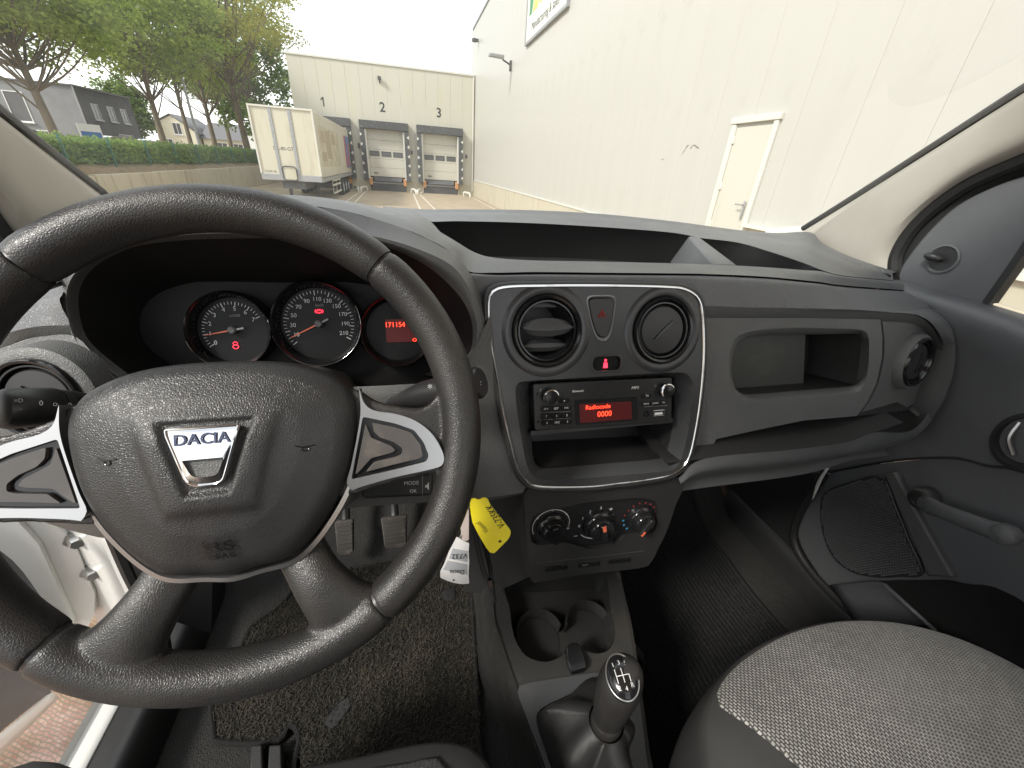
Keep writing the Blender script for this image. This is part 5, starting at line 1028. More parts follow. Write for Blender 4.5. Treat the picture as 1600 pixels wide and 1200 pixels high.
# ---- radio
ra = thing('car_radio', ST.P(0, -.03, -.04), 'black car radio with red display asking for a code', 'car radio')
rc = pts2(ST, [(833, 600.6), (1051, 590.6), (1050, 658.5), (836, 673)], .0)
MB().prism(roundpoly(rc, .003, 3), ST, -.08, -.001).build('faceplate', mat('radio_black', (.016, .016, .017), .3, rvar=.05), ra, bevel=.0012)
MB().fbox(ST, rc[3][0] - .004, rc[2][0] + .004, rc[3][1] - .007, rc[3][1] - .0015, -.07, -.004).build('mounting_lip', M_black, ra)
dsp = roundpoly(pts2(ST, [(898, 625), (995, 619.5), (997, 656), (900, 664)]), .003, 3)
dg = MB().prism(dsp, ST, -.001, .0002).build('display_bezel', M_gloss, ra)
dq = pts2(ST, [(905, 631.5), (986, 627), (987.5, 654.5), (906.5, 661)]); MB().prism(dq, ST, .0002, .0005).build('display', M_red_glow, dg)
th = -.045
a, b = ST.ab(934, 635.5); text('Radiocode', .0078, ST, M_red_disp, 'display_text', dg, a, b, .0008); a, b = ST.ab(944, 646.5); text('0000', .0098, ST, M_red_disp, 'display_text', dg, a, b, .0008)
for px, py in ((859, 619), (1039, 609.5)):
    a, b = ST.ab(px, py); f = ST.at(a, b); k = MB().lathe([(.0092, -.001), (.0088, .006), (.0078, .0075), (0, .0078)], f, 32).build('knob', M_gloss, ra)
    MB().lathe([(.0096, .0048), (.0099, .0062), (.0092, .0074), (.0082, .0078)], f, 40, R(-60), R(230)).build('knob_ring', M_chrome, k)
def rbtn(px, py, w, h, s=None, size=.0038):
    a, b = ST.ab(px, py); o = MB().prism(roundpoly([(a - w, b - h), (a + w, b - h), (a + w, b + h), (a - w, b + h)], h * .6, 3), ST, -.001, .0010).build('button', M_gloss, ra, bevel=.0004)
    if s: text(s, size, ST, M_white_ink, 'button_mark', o, a, b, .0012)
for i, (x0, x1, x2, y0, y1, y2, ss) in enumerate([(853, 868.5, 884, 638.5, 638, 637, ('I<<', 'SET', '>>I')), (853, 869, 885, 650, 649.5, 648.5, ('1', '2', '3')), (854, 870, 886, 660.5, 659.5, 658.5, ('4', 'SRC', '5'))]):
    for x, y, s in zip((x0, x1, x2), (y0, y1, y2), ss): rbtn(x, y, .0062, .0030 if i != 1 else .0038, s)
rbtn(881, 625.5, .0062, .0030, 'x')
rbtn(1010, 618, .0060, .0028, 'TA'); text('MP3', .0052, ST, M_white_ink, 'printed_mark', ra, *ST.ab(992, 606), .0, shear=.2, xs=1.1); text('Bluetooth', .0036, ST, M_white_ink, 'printed_mark', ra, *ST.ab(903, 611), .0)
for x, y, s in ((1009, 630.5, 'BAND'), (1023, 629.5, 'AUDIO'), (1036, 628.5, 'OK')): rbtn(x, y, .0058, .0028, s, .0028)
for q in (((1006, 635.5), (1042, 633.5)), ((848, 644.6), (890, 642.8)), ((849, 655.3), (891, 653.6))): p0, p1 = ST.ab(*q[0]), ST.ab(*q[1]); MB().tube([ST.P(*p0, .0004), ST.P(*p1, .0004)], .00035, 6).build('trim_line', M_silver, ra)
a, b = ST.ab(1010.5, 646.5); MB().lathe([(.0042, -.0005), (.0038, .0006), (.0022, .0006), (.0018, -.006), (0, -.006)], ST.at(a, b), 20).build('jack_socket', M_gloss, ra)
a, b = ST.ab(1029, 645); o4 = [(a - .0075, b - .0035), (a + .0075, b - .0035), (a + .0075, b + .0035), (a - .0075, b + .0035)]; MB().tube([ST.P(x, y, .0006) for x, y in o4], .0007, 6, True).build('usb_socket', M_silver, ra); MB().fbox(ST, a - .0055, a + .0055, b - .0022, b + .0005, -.0004, .0006).build('usb_tongue', M_white_ink, ra)
for px, py in ((841, 616), (842, 660), (1046, 646)): MB().lathe([(.0018, .0), (.0012, .0006), (0, .0003)], ST.at(*ST.ab(px, py)), 12).build('key_hole', M_gloss, ra)

# ---- heater panel
hp = thing('heater_panel', HP.P(0, -.08, -.05), 'black heater control panel with three rotary knobs', 'heater panel')
ho = cr(pts2(HP, [(823, 762), (880, 758), (960, 752), (1061, 745), (1052, 790), (1038, 830), (1028, 850), (1016, 874), (1000, 884), (920, 893), (845, 905), (829, 903), (825, 870), (820, 810)]), 80, True)
fpo = cr(pts2(HP, [(828, 832), (832, 809), (846, 800), (880, 793), (919, 785), (960, 781), (997, 778), (1022, 783), (1028, 797), (1025, 825), (1015, 834), (990, 838), (972, 841), (957, 853), (925, 858), (902, 853), (881, 848), (838, 851)], .004), 70, True)
mb = MB(); mb.plate(ho, [fpo], HP, .004); mb.wall(ccw(ho)[::-1], HP, .004, -.10); mb.wall(ccw(fpo), HP, .004, -.004); mb.build('casing', M_heater, hp, bevel=.002)
MB().prism(fpo, HP, -.01, -.003).build('control_face', mat('heater_face_black', (.012, .012, .013), .4), hp)
def hknob(px, py, rr, ang):
    f = HP.at(*HP.ab(px, py)); k = MB().lathe([(rr * 1.30, -.003), (rr * 1.22, .002), (rr * 1.05, .004), (rr, .006), (rr * .95, .012), (rr * .86, .0145), (0, .015)], f, 36).build('knob', M_gloss, hp)
    f2 = f.at(0, 0, 0, ang); MB().prism(roundpoly([(-rr * .22, -rr * .8), (rr * .22, -rr * .8), (rr * .26, rr * .88), (-rr * .26, rr * .88)], rr * .15, 3), f2, .013, .020).build('grip', M_gloss, k, bevel=.001); return f, f2, k
f1, _, k1 = hknob(862, 823, .0165, R(8)); f2_, f2r, k2 = hknob(936, 820, .0185, R(14)); f3, f3r, k3 = hknob(1001, 810, .0165, R(150))
MB().prism([(-.0022, .006), (.0022, .006), (.0026, .0155), (-.0026, .0155)], f2r, .018, .0205).build('red_pointer', M_needle, k2); MB().prism([(-.0016, .007), (.0016, .007), (.0012, .0150), (-.0012, .0150)], f3r, .018, .0205).build('red_pointer', M_needle, k3)
MB().tube([f1.P(.0262 * math.cos(t), .0262 * math.sin(t), -.0025) for t in np.linspace(R(200), R(-20), 22)], .0005, 6).build('scale_arc', M_white_ink, hp)
for t, s in ((200, '~'), (140, 'x'), (90, 'v'), (40, 'x'), (-20, 'w')): text(s, .0062, HP, M_white_ink, 'printed_mark', hp, *(Vector(HP.ab(862, 823)) + Vector((.0262 * math.cos(R(t)), .0262 * math.sin(R(t))))), -.0022)
c2_ = Vector(HP.ab(936, 820))
for t, s in ((178, '0'), (150, '1'), (122, '2'), (90, '3'), (58, '4')): text(s, .0066, HP, M_white_ink, 'printed_mark', hp, *(c2_ + Vector((.0290 * math.cos(R(t)), .0275 * math.sin(R(t))))), -.0022)
for px, py, s in ((899, 837, '<='), (954, 795, 'W'), (956, 804, '#')): text(s, .0052, HP, M_white_ink, 'printed_mark', hp, *HP.ab(px, py, -.003), -.0022)
MB().tube([HP.P(c2_.x + .030 * math.cos(t), c2_.y + .026 * math.sin(t), -.0025) for t in np.linspace(R(215), R(268), 10)], .0006, 6).build('scale_arc', M_white_ink, hp)
c3 = Vector(HP.ab(1001, 810))
for i, t in enumerate(np.linspace(228, -8, 12)):
    p = c3 + Vector((.0255 * math.cos(R(t)), .0245 * math.sin(R(t)))); MB().lathe([(.0016 if i < 3 else .0011, .0), (0, .0004)], HP.at(p.x, p.y, -.003), 12).build('scale_dot', M_blue_ink if i < 3 else M_red_ink, hp)
for x0, x1, s in ((851, 886, None), (903, 937, 'PUSH'), (950, 985, None)):
    q = pts2(HP, [(x0, 886 - (x0 - 851) * .12), (x1, 886 - (x1 - 851) * .12), (x1, 893 - (x1 - 851) * .12), (x0, 893 - (x0 - 851) * .12)], .004); sbx = MB().prism(roundpoly(q, .0015, 3), HP, .002, .0052).build('switch_blank', M_gloss, hp, bevel=.0006)
    if s: text(s, .0034, HP, M_dim_ink, 'printed_mark', sbx, *HP.ab(914, 882.5, .0054), .0056)
MB().tube([HP.P(*p, .0042) for p in pts2(HP, [(836, 880), (1006, 861)], .004)], .0006, 6).build('split_line', M_black, hp)

# ---- centre console and gear lever
co = thing('centre_console', (.2, .3, .45), 'dusty dark plastic centre console with two cup holders', 'console')
edgeL = pts2(CT, [(772, 890), (775, 956), (784, 990), (797, 1031), (812, 1075), (832, 1140), (853, 1200), (880, 1290)]); edgeR = pts2(CT, [(1060, 1330), (1030, 1260), (1013, 1200), (1000, 1106), (990, 1030), (981, 972), (970, 925), (962, 885)])
rec = cr(pts2(CT, [(788, 902), (796, 950), (802, 990), (816, 1019), (834, 1031), (856, 1034), (876, 1026), (892, 1014), (908, 1014), (928, 1021), (947, 1018), (958, 1006), (961, 981), (953, 944), (944, 898), (900, 897), (840, 900)]), 90, True)
outc = cr(edgeL, 30) + cr(edgeR, 30)
mb = MB().plate(outc, [rec], CT, 0); mb.build('console_top', M_con, co)
rin = scale2(rec, .95); MB().grid([[CT.P(a, b, 0) for a, b in rec], [CT.P(a * .97 + c * .03, b * .97 + d_ * .03, -.006) for (a, b), (c, d_) in zip(rec, rin)], [CT.P(a, b, -.05) for a, b in rin]], cu=True).build('bin_wall', M_con, co); MB().ngon([CT.P(a, b, -.05) for a, b in ccw(rin)]).build('bin_floor', M_con, co)
for px, py in ((841, 1000), (917, 985)):
    a, b = CT.ab(px, py, -.045); f = CT.at(a, b); rc_ = .0375
    MB().lathe([(rc_ * .99, -.05), (rc_ * 1.0, -.022), (rc_ * 1.03, -.0195), (rc_ * 1.06, -.022), (rc_ * 1.08, -.05)], f, 30, R(8) if px < 880 else R(5), R(172)).build('cup_ring', M_con, co)
    MB().lathe([(rc_ * .96, -.0485), (0, -.0475)], f, 40).build('cup_floor', M_black, co)
lows = [aZ(733, 880, FZ + .01), aZ(738, 930, FZ), aZ(742, 966, FZ), aZ(747, 1044, FZ), aZ(762, 1090, FZ + .01), aZ(782, 1140, FZ + .01), aZ(797, 1200, FZ + .01), aZ(830, 1300, FZ)]
tops = [CT.P(a, b, 0) for a, b in edgeL]
mids = [Vector(a).lerp(b, .5) + Vector((-.004, 0, .02)) for a, b in zip(tops, lows)]; m1 = [Vector(a) + Vector((-.006, 0, -.008)) for a in tops]
loft([tops, m1, mids, lows], 4, 3).build('side_panel', M_con, co)
topsR = [CT.P(a, b, 0) for a, b in edgeR]; lowR = [Vector((p.x + .03, p.y, FZ)) for p in topsR]; loft([topsR, [Vector(a).lerp(b, .1) + Vector((.008, 0, 0)) for a, b in zip(topsR, lowR)], lowR], 4, 3).build('side_panel', M_con, co)
fw = [CT.P(a, b, 0) for a, b in (edgeL[0], pts2(CT, [(840, 890)])[0], pts2(CT, [(900, 888)])[0], edgeR[-1])]; loft([fw, [Vector((p.x, p.y + .03, p.z + .10)) for p in fw]], 4, 2).build('front_riser', M_con, co)
gp = cr(pts2(CT, [(809, 1080), (818, 1070), (870, 1060), (937, 1051), (978, 1056), (992, 1068), (1000, 1106), (1012, 1200), (1022, 1280), (960, 1300), (885, 1300), (853, 1200), (826, 1130)], .004), 70, True)
bo = cr(pts2(CT, [(838, 1122), (850, 1104), (878, 1090), (905, 1080), (945, 1080), (966, 1098), (972, 1137), (976, 1200), (972, 1270), (905, 1275), (870, 1220), (852, 1170)], .006), 60, True)
mb = MB(); mb.plate(gp, [bo], CT, .005); mb.wall(ccw(gp)[::-1], CT, .005, -.004); mb.wall(ccw(bo), CT, .005, -.01); mb.build('gear_surround', mat('gear_surround_grey', (.050, .053, .057), .40, var=[(12, (.07, .07, .07), .5, .75, None)]), co, bevel=.0015)
lt = thing('ashtray_latch', CT.P(*CT.ab(902, 1030), 0), 'small glossy black latch between cup holders and gear lever', 'latch')
la_ = pts2(CT, [(884, 1010), (893, 1004), (903, 1004), (908, 1012), (916, 1030), (916, 1046), (893, 1050), (886, 1034)], .01); MB().prism(roundpoly(la_, .003, 3), CT, -.02, .012).build('latch_body', M_gloss, lt, bevel=.003); MB().prism(roundpoly(pts2(CT, [(892, 1038), (914, 1033), (915, 1044), (894, 1049)], .014), .001, 3), CT, .011, .016).build('latch_key', M_gloss, lt, bevel=.002)
gl = thing('gear_lever', CT.P(*CT.ab(920, 1160), 0), 'gear lever with leatherette gaiter and shift pattern knob', 'gear lever')
kc = Vector(aY(967, 1072, .190)); kb = Vector(aY(950, 1120, .181)); ax = (kc - kb).normalized()
KW = (Vector(CAM) - kc).normalized() * .80 + ax * .42; KW.normalize()
# gaiter: from the opening up to the collar, with soft folds
n = 64; bo2 = [bo[int(i * len(bo) / n)] for i in range(n)]; bo2 = ccw(bo2)
fk = Frame(kb, (1, 0, 0), (0, 1, 0)); rows = []
b3 = [CT.P(a, b, -.002) for a, b in bo2]; cen = sum((Vector(p) for p in b3), Vector()) / n
colc = kb - ax * .008
for k, t in enumerate(np.linspace(0, 1, 16)):
    row = []
    for i, p in enumerate(b3):
        th_ = math.atan2(p.y - cen.y, p.x - cen.x)
        tgt = colc + Vector((math.cos(th_) * .0205, math.sin(th_) * .0205, 0)); s = t ** .75
        q = Vector(p).lerp(tgt, s); bul = math.sin(math.pi * t) ** .8
        fold = (.0075 * math.sin(th_ * 5 + 1.2 + t * 1.8) + .004 * math.sin(th_ * 3 - 2.0)) * bul
        q += Vector((math.cos(th_), math.sin(th_), 0)) * (.010 * bul + fold) + Vector((0, 0, .012 * bul * (1 - t)))
        row.append(q)
    rows.append(row)
MB().grid(rows, cu=True).build('gaiter', M_boot, gl, angle=70)
fa = Frame(kb, Vector((1, 0, 0)), (ax.cross(Vector((1, 0, 0)))).normalized()); fa.w = ax; fa.v = ax.cross(fa.u).normalized()
H = (kc - kb).length
prof = [(.0165, -.014), (.0185, -.012), (.0185, -.004), (.0175, .0), (.0185, .006), (.0205, .016), (.0230, H * .7), (.0242, H * 1.0), (.0232, H * 1.28), (.0195, H * 1.52), (.013, H * 1.68), (.005, H * 1.75), (.0, H * 1.76)]
prof = [tuple(p) for p in cri([(r, d, 0) for r, d in prof], 4)]; MB().lathe([(max(0, r), d) for r, d, _ in prof], fa, 44).build('knob', M_rim, gl, angle=60)
KF = Frame(kc + KW * .0235 + ax * .005, (1, .08, .1), Vector((0, 1, .6))); KF.w = KW; KF.u = (Vector((1, -.06, 0)) - KW * Vector((1, -.06, 0)).dot(KW)).normalized(); KF.v = KW.cross(KF.u).normalized()
cp = MB().lathe([(.0, .0062), (.0066, .0058), (.0115, .0045), (.0155, .0016), (.0168, -.001), (.0168, -.010)], KF, 44, sx=1.0, sy=1.28).build('knob_cap', M_gloss, gl)
MB().tube([KF.P(.0170 * math.cos(t), .0170 * 1.28 * math.sin(t), .0003) for t in np.linspace(0, 2 * math.pi, 50, endpoint=False)], .0008, 8, True).build('cap_ring', M_silver, gl)
hd = lambda a, b: .0068 - .0062 * ((a / .0168) ** 2 + (b / .0213) ** 2) * .9
for x in (-.007, 0, .007): MB().tube([KF.P(x, y, hd(x, y)) for y in ((-.0066, -.0033, 0, .0033, .0066) if x < .005 else (-.0066, -.0033, 0))], .00045, 6).build('shift_line', M_white_ink, cp)
MB().tube([KF.P(x, 0, hd(x, 0)) for x in (-.007, -.0035, 0, .0035, .007)], .00045, 6).build('shift_line', M_white_ink, cp)
for s_, x, y in (('1', -.007, .0110), ('3', 0, .0120), ('5', .007, .0106), ('2', -.0072, -.0106), ('4', 0, -.0120), ('R', .0072, -.0098)): text(s_, .0060, KF, M_white_ink, 'shift_numeral', cp, x, y, 0, dfun=hd)
bk = thing('belt_buckle', aZ(990, 1010, .62), 'small grey and black clip beside the console on the passenger side', 'buckle')
MB().tube([aY(981, 995, .36), aY(990, 1012, .345)], .006, 10).build('clip', M_silver, bk); MB().tube([aY(990, 1012, .345), aY(1001, 1028, .33)], .0085, 12).build('clip_body', M_black, bk); MB().tube([aY(975, 970, .37), aY(982, 997, .36), aY(1003, 1032, .33), Vector(aY(1010, 1060, .33)) + Vector((0, 0, -.1))], .0045, 8).build('strap', M_black, bk)

# ---- pedals, mats
for nm, (x0, x1, y0, y1), lab in (('clutch_pedal', (524, 553, 813, 868), 'ribbed rubber clutch pedal left of the brake pedal'), ('brake_pedal', (597, 637, 807, 857), 'ribbed rubber brake pedal seen through the wheel')):
    Yp = .73; c = Vector(aY((x0 + x1) / 2, (y0 + y1) / 2, Yp)); f = Frame(c, (1, 0, 0), (0, .55, .85)); pt = thing(nm, c - Vector((0, 0, .04)), lab, 'pedal', 'foot pedals')
    wv = abs(f.ab(x1, (y0 + y1) / 2)[0] - f.ab(x0, (y0 + y1) / 2)[0]) / 2 * 1.05; hv = (f.ab((x0 + x1) / 2, y0)[1] - f.ab((x0 + x1) / 2, y1)[1]) / 2
    MB().prism(roundpoly([(-wv * .82, -hv), (wv * .82, -hv), (wv, hv), (-wv, hv)], [.012, .012, .005, .005], 4), f, -.014, 0).build('pad', mat('pedal_rubber', (.05, .045, .04), .7, var=[(30, (.11, .095, .08), .5, .7, None)]), pt, bevel=.003)
    for k in range(7):
        b = -hv * .74 + hv * 1.5 * k / 6; MB().fbox(f, -wv * .78, wv * .78, b - .0028, b + .0018, 0, .003).build('tread_rib', MATS['pedal_rubber'], pt)
    MB().tube(cri([f.P(0, 0, -.014), f.P(0, .06, -.03), f.P(0, .18, -.01)], 4), .010, 8).build('arm', M_black, pt)
dm = thing('driver_mat', (-.15, .5, FZ), 'worn dark carpet mat in the driver footwell', 'floor mat')
mo_ = [(331, 1092), (333, 1140), (342, 1158), (415, 1160), (440, 1152), (453, 1132), (468, 1150), (470, 1230), (640, 1260), (752, 1230), (748, 1150), (744, 1060), (741, 1000), (737, 930), (735, 892), (690, 880), (600, 880), (510, 884), (465, 915), (440, 945), (419, 962), (392, 980), (372, 1020), (350, 1060)]
mo_ = [(p.x, p.y) for p in (aZ(x, y, FZ + .012) for x, y in mo_)]
FZF = Frame((0, 0, FZ), (1, 0, 0), (0, 1, 0))
# dense fuzzy top: a fine grid clipped to the outline, with lumpy relief
def inside(p, poly):
    c = False; j = len(poly) - 1
    for i in range(len(poly)):
        if (poly[i][1] > p[1]) != (poly[j][1] > p[1]) and p[0] < (poly[j][0] - poly[i][0]) * (p[1] - poly[i][1]) / (poly[j][1] - poly[i][1]) + poly[i][0]: c = not c
        j = i
    return c
MB().prism(mo_, FZF, .002, .012).build('mat_pile', M_mat, dm)
MB().tube([(x, y, FZ + .010) for x, y in cr(mo_, 160, True)], .0055, 8, True).build('mat_binding', M_bind, dm)
tv, tf = [], []
xs_ = [p[0] for p in mo_]; ys_ = [p[1] for p in mo_]; fz = []
while len(fz) < 15000:
    p = (random.uniform(min(xs_), max(xs_)), random.uniform(min(ys_), max(ys_)))
    if inside(p, mo_): fz.append(p)
mb = MB()
for x, y in fz:
    a = random.uniform(0, 6.28); L_ = random.uniform(.004, .011); w_ = .0006; dx, dy = math.cos(a), math.sin(a); h = random.uniform(.002, .006)
    mb.add([(x - dy * w_, y + dx * w_, FZ + .0115), (x + dy * w_, y - dx * w_, FZ + .0115), (x + dx * L_ + dy * w_, y + dy * L_ - dx * w_, FZ + .012 + h), (x + dx * L_ - dy * w_, y + dy * L_ + dx * w_, FZ + .012 + h)], [(0, 1, 2, 3)])
mb.build('mat_fibres', mat('mat_fibre', (.045, .042, .036), .9, spec=.1, var=[(900, (.12, .11, .095), .55, .7, None), (12, (.075, .066, .05), .5, .7, None)]), dm, kind='stuff')
MB().prism(roundpoly([(p.x, p.y) for p in (aZ(x, y, FZ + .014) for x, y in ((505, 1130), (530, 1098), (545, 1090), (548, 1104), (520, 1140)))], .005, 3), FZF, .012, .015).build('worn_hole', M_black, dm)
for px, py in ((702, 935),): MB().lathe([(.016, .012), (.015, .016), (.010, .017), (0, .016)], Frame((aZ(px, py, FZ).x, aZ(px, py, FZ).y, FZ), (1, 0, 0), (0, 1, 0)), 24).build('mat_clip', M_black, dm)
sr = thing('seat_rail', aZ(425, 1190, FZ), 'grey plastic seat rail cover at the edge of the driver mat', 'seat rail')
for x0, x1 in ((388, 410), (416, 440)): MB().prism([(p.x, p.y) for p in (aZ(x, y, FZ + .03) for x, y in ((x0, 1240), (x0 + 4, 1164), (x1, 1162), (x1 + 2, 1240)))], FZF, .0, .03).build('rail_cover', M_con, sr, bevel=.003)
pm_ = thing('passenger_mat', (.6, .5, FZ), 'black ribbed carpet mat in the passenger footwell', 'floor mat')
rows = []
cols_ = np.linspace(.385, .80, 281)
for t in np.linspace(0, 1, 70):
    y = -.15 + t * 1.08; z0 = FZ + .008 + (0 if y < .62 else ((y - .62) / .31) ** 1.7 * .34)
    rows.append([(x + .004 * math.sin(y * 23) + (.02 * (y - .3)), y, z0 + .0035 * abs(math.sin((x - .385) / .0115 * math.pi)) + random.uniform(0, .0022)) for x in cols_])
MB().grid(rows).build('ribbed_pile', mat('ribbed_black_carpet', (.017, .017, .018), .95, spec=.15, bump=[('noise', 500, 1.0, .004, None)], var=[(420, (.055, .055, .057), .5, .72, None)]), pm_, angle=80)
mb = MB()
for k in range(9000):
    j = random.randint(14, 69); i = random.randint(0, 280); x, y, z = rows[j][i]; x += random.uniform(-.003, .003); y += random.uniform(-.008, .008); a = random.uniform(0, 6.28); L_ = random.uniform(.003, .007); dx, dy = math.cos(a), math.sin(a); w_ = .0006; h = random.uniform(.001, .004)
    mb.add([(x - dy * w_, y + dx * w_, z), (x + dy * w_, y - dx * w_, z), (x + dx * L_ + dy * w_, y + dy * L_ - dx * w_, z + h), (x + dx * L_ - dy * w_, y + dy * L_ + dx * w_, z + h)], [(0, 1, 2, 3)])
mb.build('mat_fibres', mat('black_mat_fibre', (.03, .03, .031), .9, spec=.1, var=[(900, (.075, .075, .077), .55, .7, None)]), pm_, kind='stuff')
MB().tube([(rows[i][-1][0] + .003, rows[i][-1][1], rows[i][-1][2]) for i in range(0, 70, 3)], .006, 8).build('mat_binding', M_bind, pm_)

# ---- passenger door
pd = thing('passenger_door', (.92, .2, .45), 'dark plastic passenger door trim with window crank', 'door')
belt = [aX(1404, 437, .90), aX(1440, 447, .90), aX(1519, 468, .90), aX(1600, 492, .90), aX(1750, 540, .90)]
belt += [Vector((.90, -.25, belt[-1].z - .01)), Vector((.90, -.75, belt[-1].z - .02))]
inn = [p + Vector((-.03, .0, -.006)) for p in belt]; lo1 = [p + Vector((-.036, 0, -.03)) for p in belt]; lo2 = [p + Vector((-.015, .01, -.09)) for p in belt]; lo3 = [p + Vector((.0, .02, -.16)) for p in belt]
arch = [aX(1270, 742, .905), aX(1381, 722, .90), aX(1475, 715, .90), aX(1537, 726, .90), aX(1700, 780, .90)]; arch += [Vector((.90, -.25, arch[-1].z - .02)), Vector((.90, -.75, arch[-1].z - .02))]
loft([[p + Vector((.02, 0, -.004)) for p in belt], belt, inn, lo1, lo2, [Vector(a).lerp(b, .6) for a, b in zip(lo2, arch)], arch], 5, 4).build('upper_trim', M_door, pd)
ar2 = off(arch, .012, 0, -.004)
bottom = [aX(1290, 915, .915), aX(1366, 908, .91), aX(1444, 906, .91), aX(1506, 911, .91), aX(1640, 965, .91)]; bottom += [Vector((.91, -.25, bottom[-1].z - .01)), Vector((.91, -.75, bottom[-1].z - .01))]
lt0 = [Vector(a).lerp(b, .5) + Vector((-.004, 0, 0)) for a, b in zip(ar2, bottom)]; lt0[0] = aX(1246, 832, .912)
loft([ar2, lt0, bottom], 5, 4).build('lower_trim', M_door, pd)
MB().tube(cri(off(arch, -.0015, 0, 0), 6), .0022, 8).build('trim_groove', M_black, pd)
pk = [p + Vector((.05, 0, -.25)) for p in bottom]; loft([bottom, [p + Vector((.03, 0, -.01)) for p in bottom], pk], 5, 2).build('door_pocket', M_black, pd)
MB().fbox(PD, -.75, 1.4, -.6, -.06, -.10, -.06).build('pocket_back', M_black, pd)
loft([[aX(1303, 914, .88), aX(1366, 908, .87), aX(1385, 912, .86)], [aX(1360, 1010, .88), aX(1440, 975, .87), aX(1465, 985, .86)]], 4, 2).build('pocket_lip', M_door, pd, solid=.006)
# speaker grille
LPF = Frame(aX(1370, 820, .906), (0, -1, 0), (0, 0, 1)); gq = cr(pts2(LPF, [(1286, 770), (1330, 752), (1376, 745), (1398, 790), (1420, 845), (1440, 897), (1400, 902), (1366, 903), (1330, 895), (1303, 875), (1287, 845), (1280, 805)], .006), 60, True)
gr_ = MB().prism(gq, LPF, -.004, .004).build('speaker_grille', M_black, pd, bevel=.002)
mb = MB(); ga = [p[0] for p in gq]; gb = [p[1] for p in gq]; st_ = .0052; r_ = 0
for j, b in enumerate(np.arange(min(gb), max(gb), st_ * .87)):
    for a in np.arange(min(ga) + (st_ / 2 if j % 2 else 0), max(ga), st_):
        if inside((a, b), scale2(gq, .95)): mb.lathe([(.0022, .004), (.0017, .0060), (.0, .0064)], LPF.at(a, b), 6)
mb.build('grille_studs', mat('grille_stud_grey', (.11, .113, .118), .35), gr_, kind='stuff')
gs = pts2(LPF, [(1379, 742), (1396, 738), (1488, 903), (1448, 901)], .014); MB().prism(gs, LPF, -.006, .012).build('pull_strip', mat('strip_grey', (.085, .086, .087), .5, bump=[('leather', 900, .3, .0004, None)]), pd, bevel=.004)
wc = thing('window_crank', aX(1444, 778, .89), 'black plastic window crank handle on passenger door', 'crank')
pv_ = Vector(aX(1446, 779, .895)); FCk = Frame(pv_, (0, -1, 0), (0, 0, 1))
MB().lathe([(.021, -.006), (.020, .012), (.017, .018), (.012, .0195), (.010, .016), (0, .016)], FCk, 36).build('boss', M_black, wc)
ce = FCk.ab(1570, 835, .03); e_ = FCk.P(ce[0], ce[1], .030)
MB().tube(cri([FCk.P(.006, -.002, .010), FCk.P(ce[0] * .3, ce[1] * .25, .024), FCk.P(ce[0] * .7, ce[1] * .68, .030), e_], 6), [.0150] * 5 + [.0135] * 5 + [.0140] * 6 + [.0155] * 3, 18, flat=.8).build('crank_arm', M_door, wc)
MB().lathe([(.0145, -.012), (.0160, -.008), (.0160, .006), (.0145, .011), (.009, .0135), (0, .014)], Frame(e_, (0, -1, 0), (0, 0, 1)), 32).build('crank_grip', M_door, wc)
OH = Frame(aX(1606, 690, .895), (0, -1, 0), (0, 0, 1))
MB().lathe([(.050, -.004), (.047, .006), (.040, .007), (.037, .001), (.035, -.014), (0, -.016)], OH, 48, sx=.78, sy=1.0).build('opener_cup', M_black, pd); MB().tube(cri([OH.P(-.020, .022, .002), OH.P(-.016, -.004, .008), OH.P(-.002, -.026, .004)], 6), .0035, 8).build('opener_lever', M_silver, pd)
# mirror corner
sl_ = [aX(x, y, .895) for x, y in ((1400, 432), (1409, 412), (1444, 366), (1491, 322), (1553, 289), (1620, 266), (1700, 245), (1640, 322), (1600, 384), (1537, 474), (1519, 466), (1450, 447))]
FSa = Frame(aX(1480, 400, .895), (0, -1, 0), (0, 0, 1)); so2 = cr([FSa.ab(x, y) for x, y in ((1402, 431), (1412, 410), (1446, 366), (1493, 322), (1555, 290), (1620, 268))], 30) + [FSa.ab(x, y) for x, y in ((1700, 250), (1640, 322), (1600, 384), (1536, 484), (1519, 482), (1450, 462), (1404, 448))]
MB().prism(so2, FSa, -.02, .0).build('mirror_corner', M_door, pd, bevel=.004)
MB().prism([FSa.ab(x, y) for x, y in ((1548, 474), (1612, 384), (1716, 252), (1700, 250), (1640, 322), (1598, 384), (1536, 472))], FSa, -.018, .003).build('window_seal', M_rubber, pd)
MB().prism([FSa.ab(x, y) for x, y in ((1540, 470), (1604, 384), (1800, 130), (2600, 300), (2600, 700), (1600, 489))], FSa, -.014, -.010).build('door_glass', M_glass, pd)
loft([[Vector(p) + Vector((.004, 0, 0)) for p in e3[:6]], [FSa.P(*FSa.ab(x, y), -.012) for x, y in ((1404, 442), (1410, 412), (1446, 366), (1510, 312), (1600, 274), (1720, 240))]], 6, 2).build('door_frame', M_rubber, pd)
MB().prism(roundpoly([FSa.ab(x, y) for x, y in ((1384, 424), (1404, 422), (1414, 446), (1396, 450))], .004, 3), FSa, -.03, -.002).build('corner_block', M_rubber, pd)
mkf = FSa.at(*FSa.ab(1473, 405)); mk_ = MB().lathe([(.0245, .0), (.0240, .0025), (.0215, .0032), (.0195, .001)], mkf, 36).build('mirror_socket', M_door, pd); MB().lathe([(.0195, .001), (.012, .0006), (0, .0004)], mkf, 36).build('socket_dish', M_black, mk_)
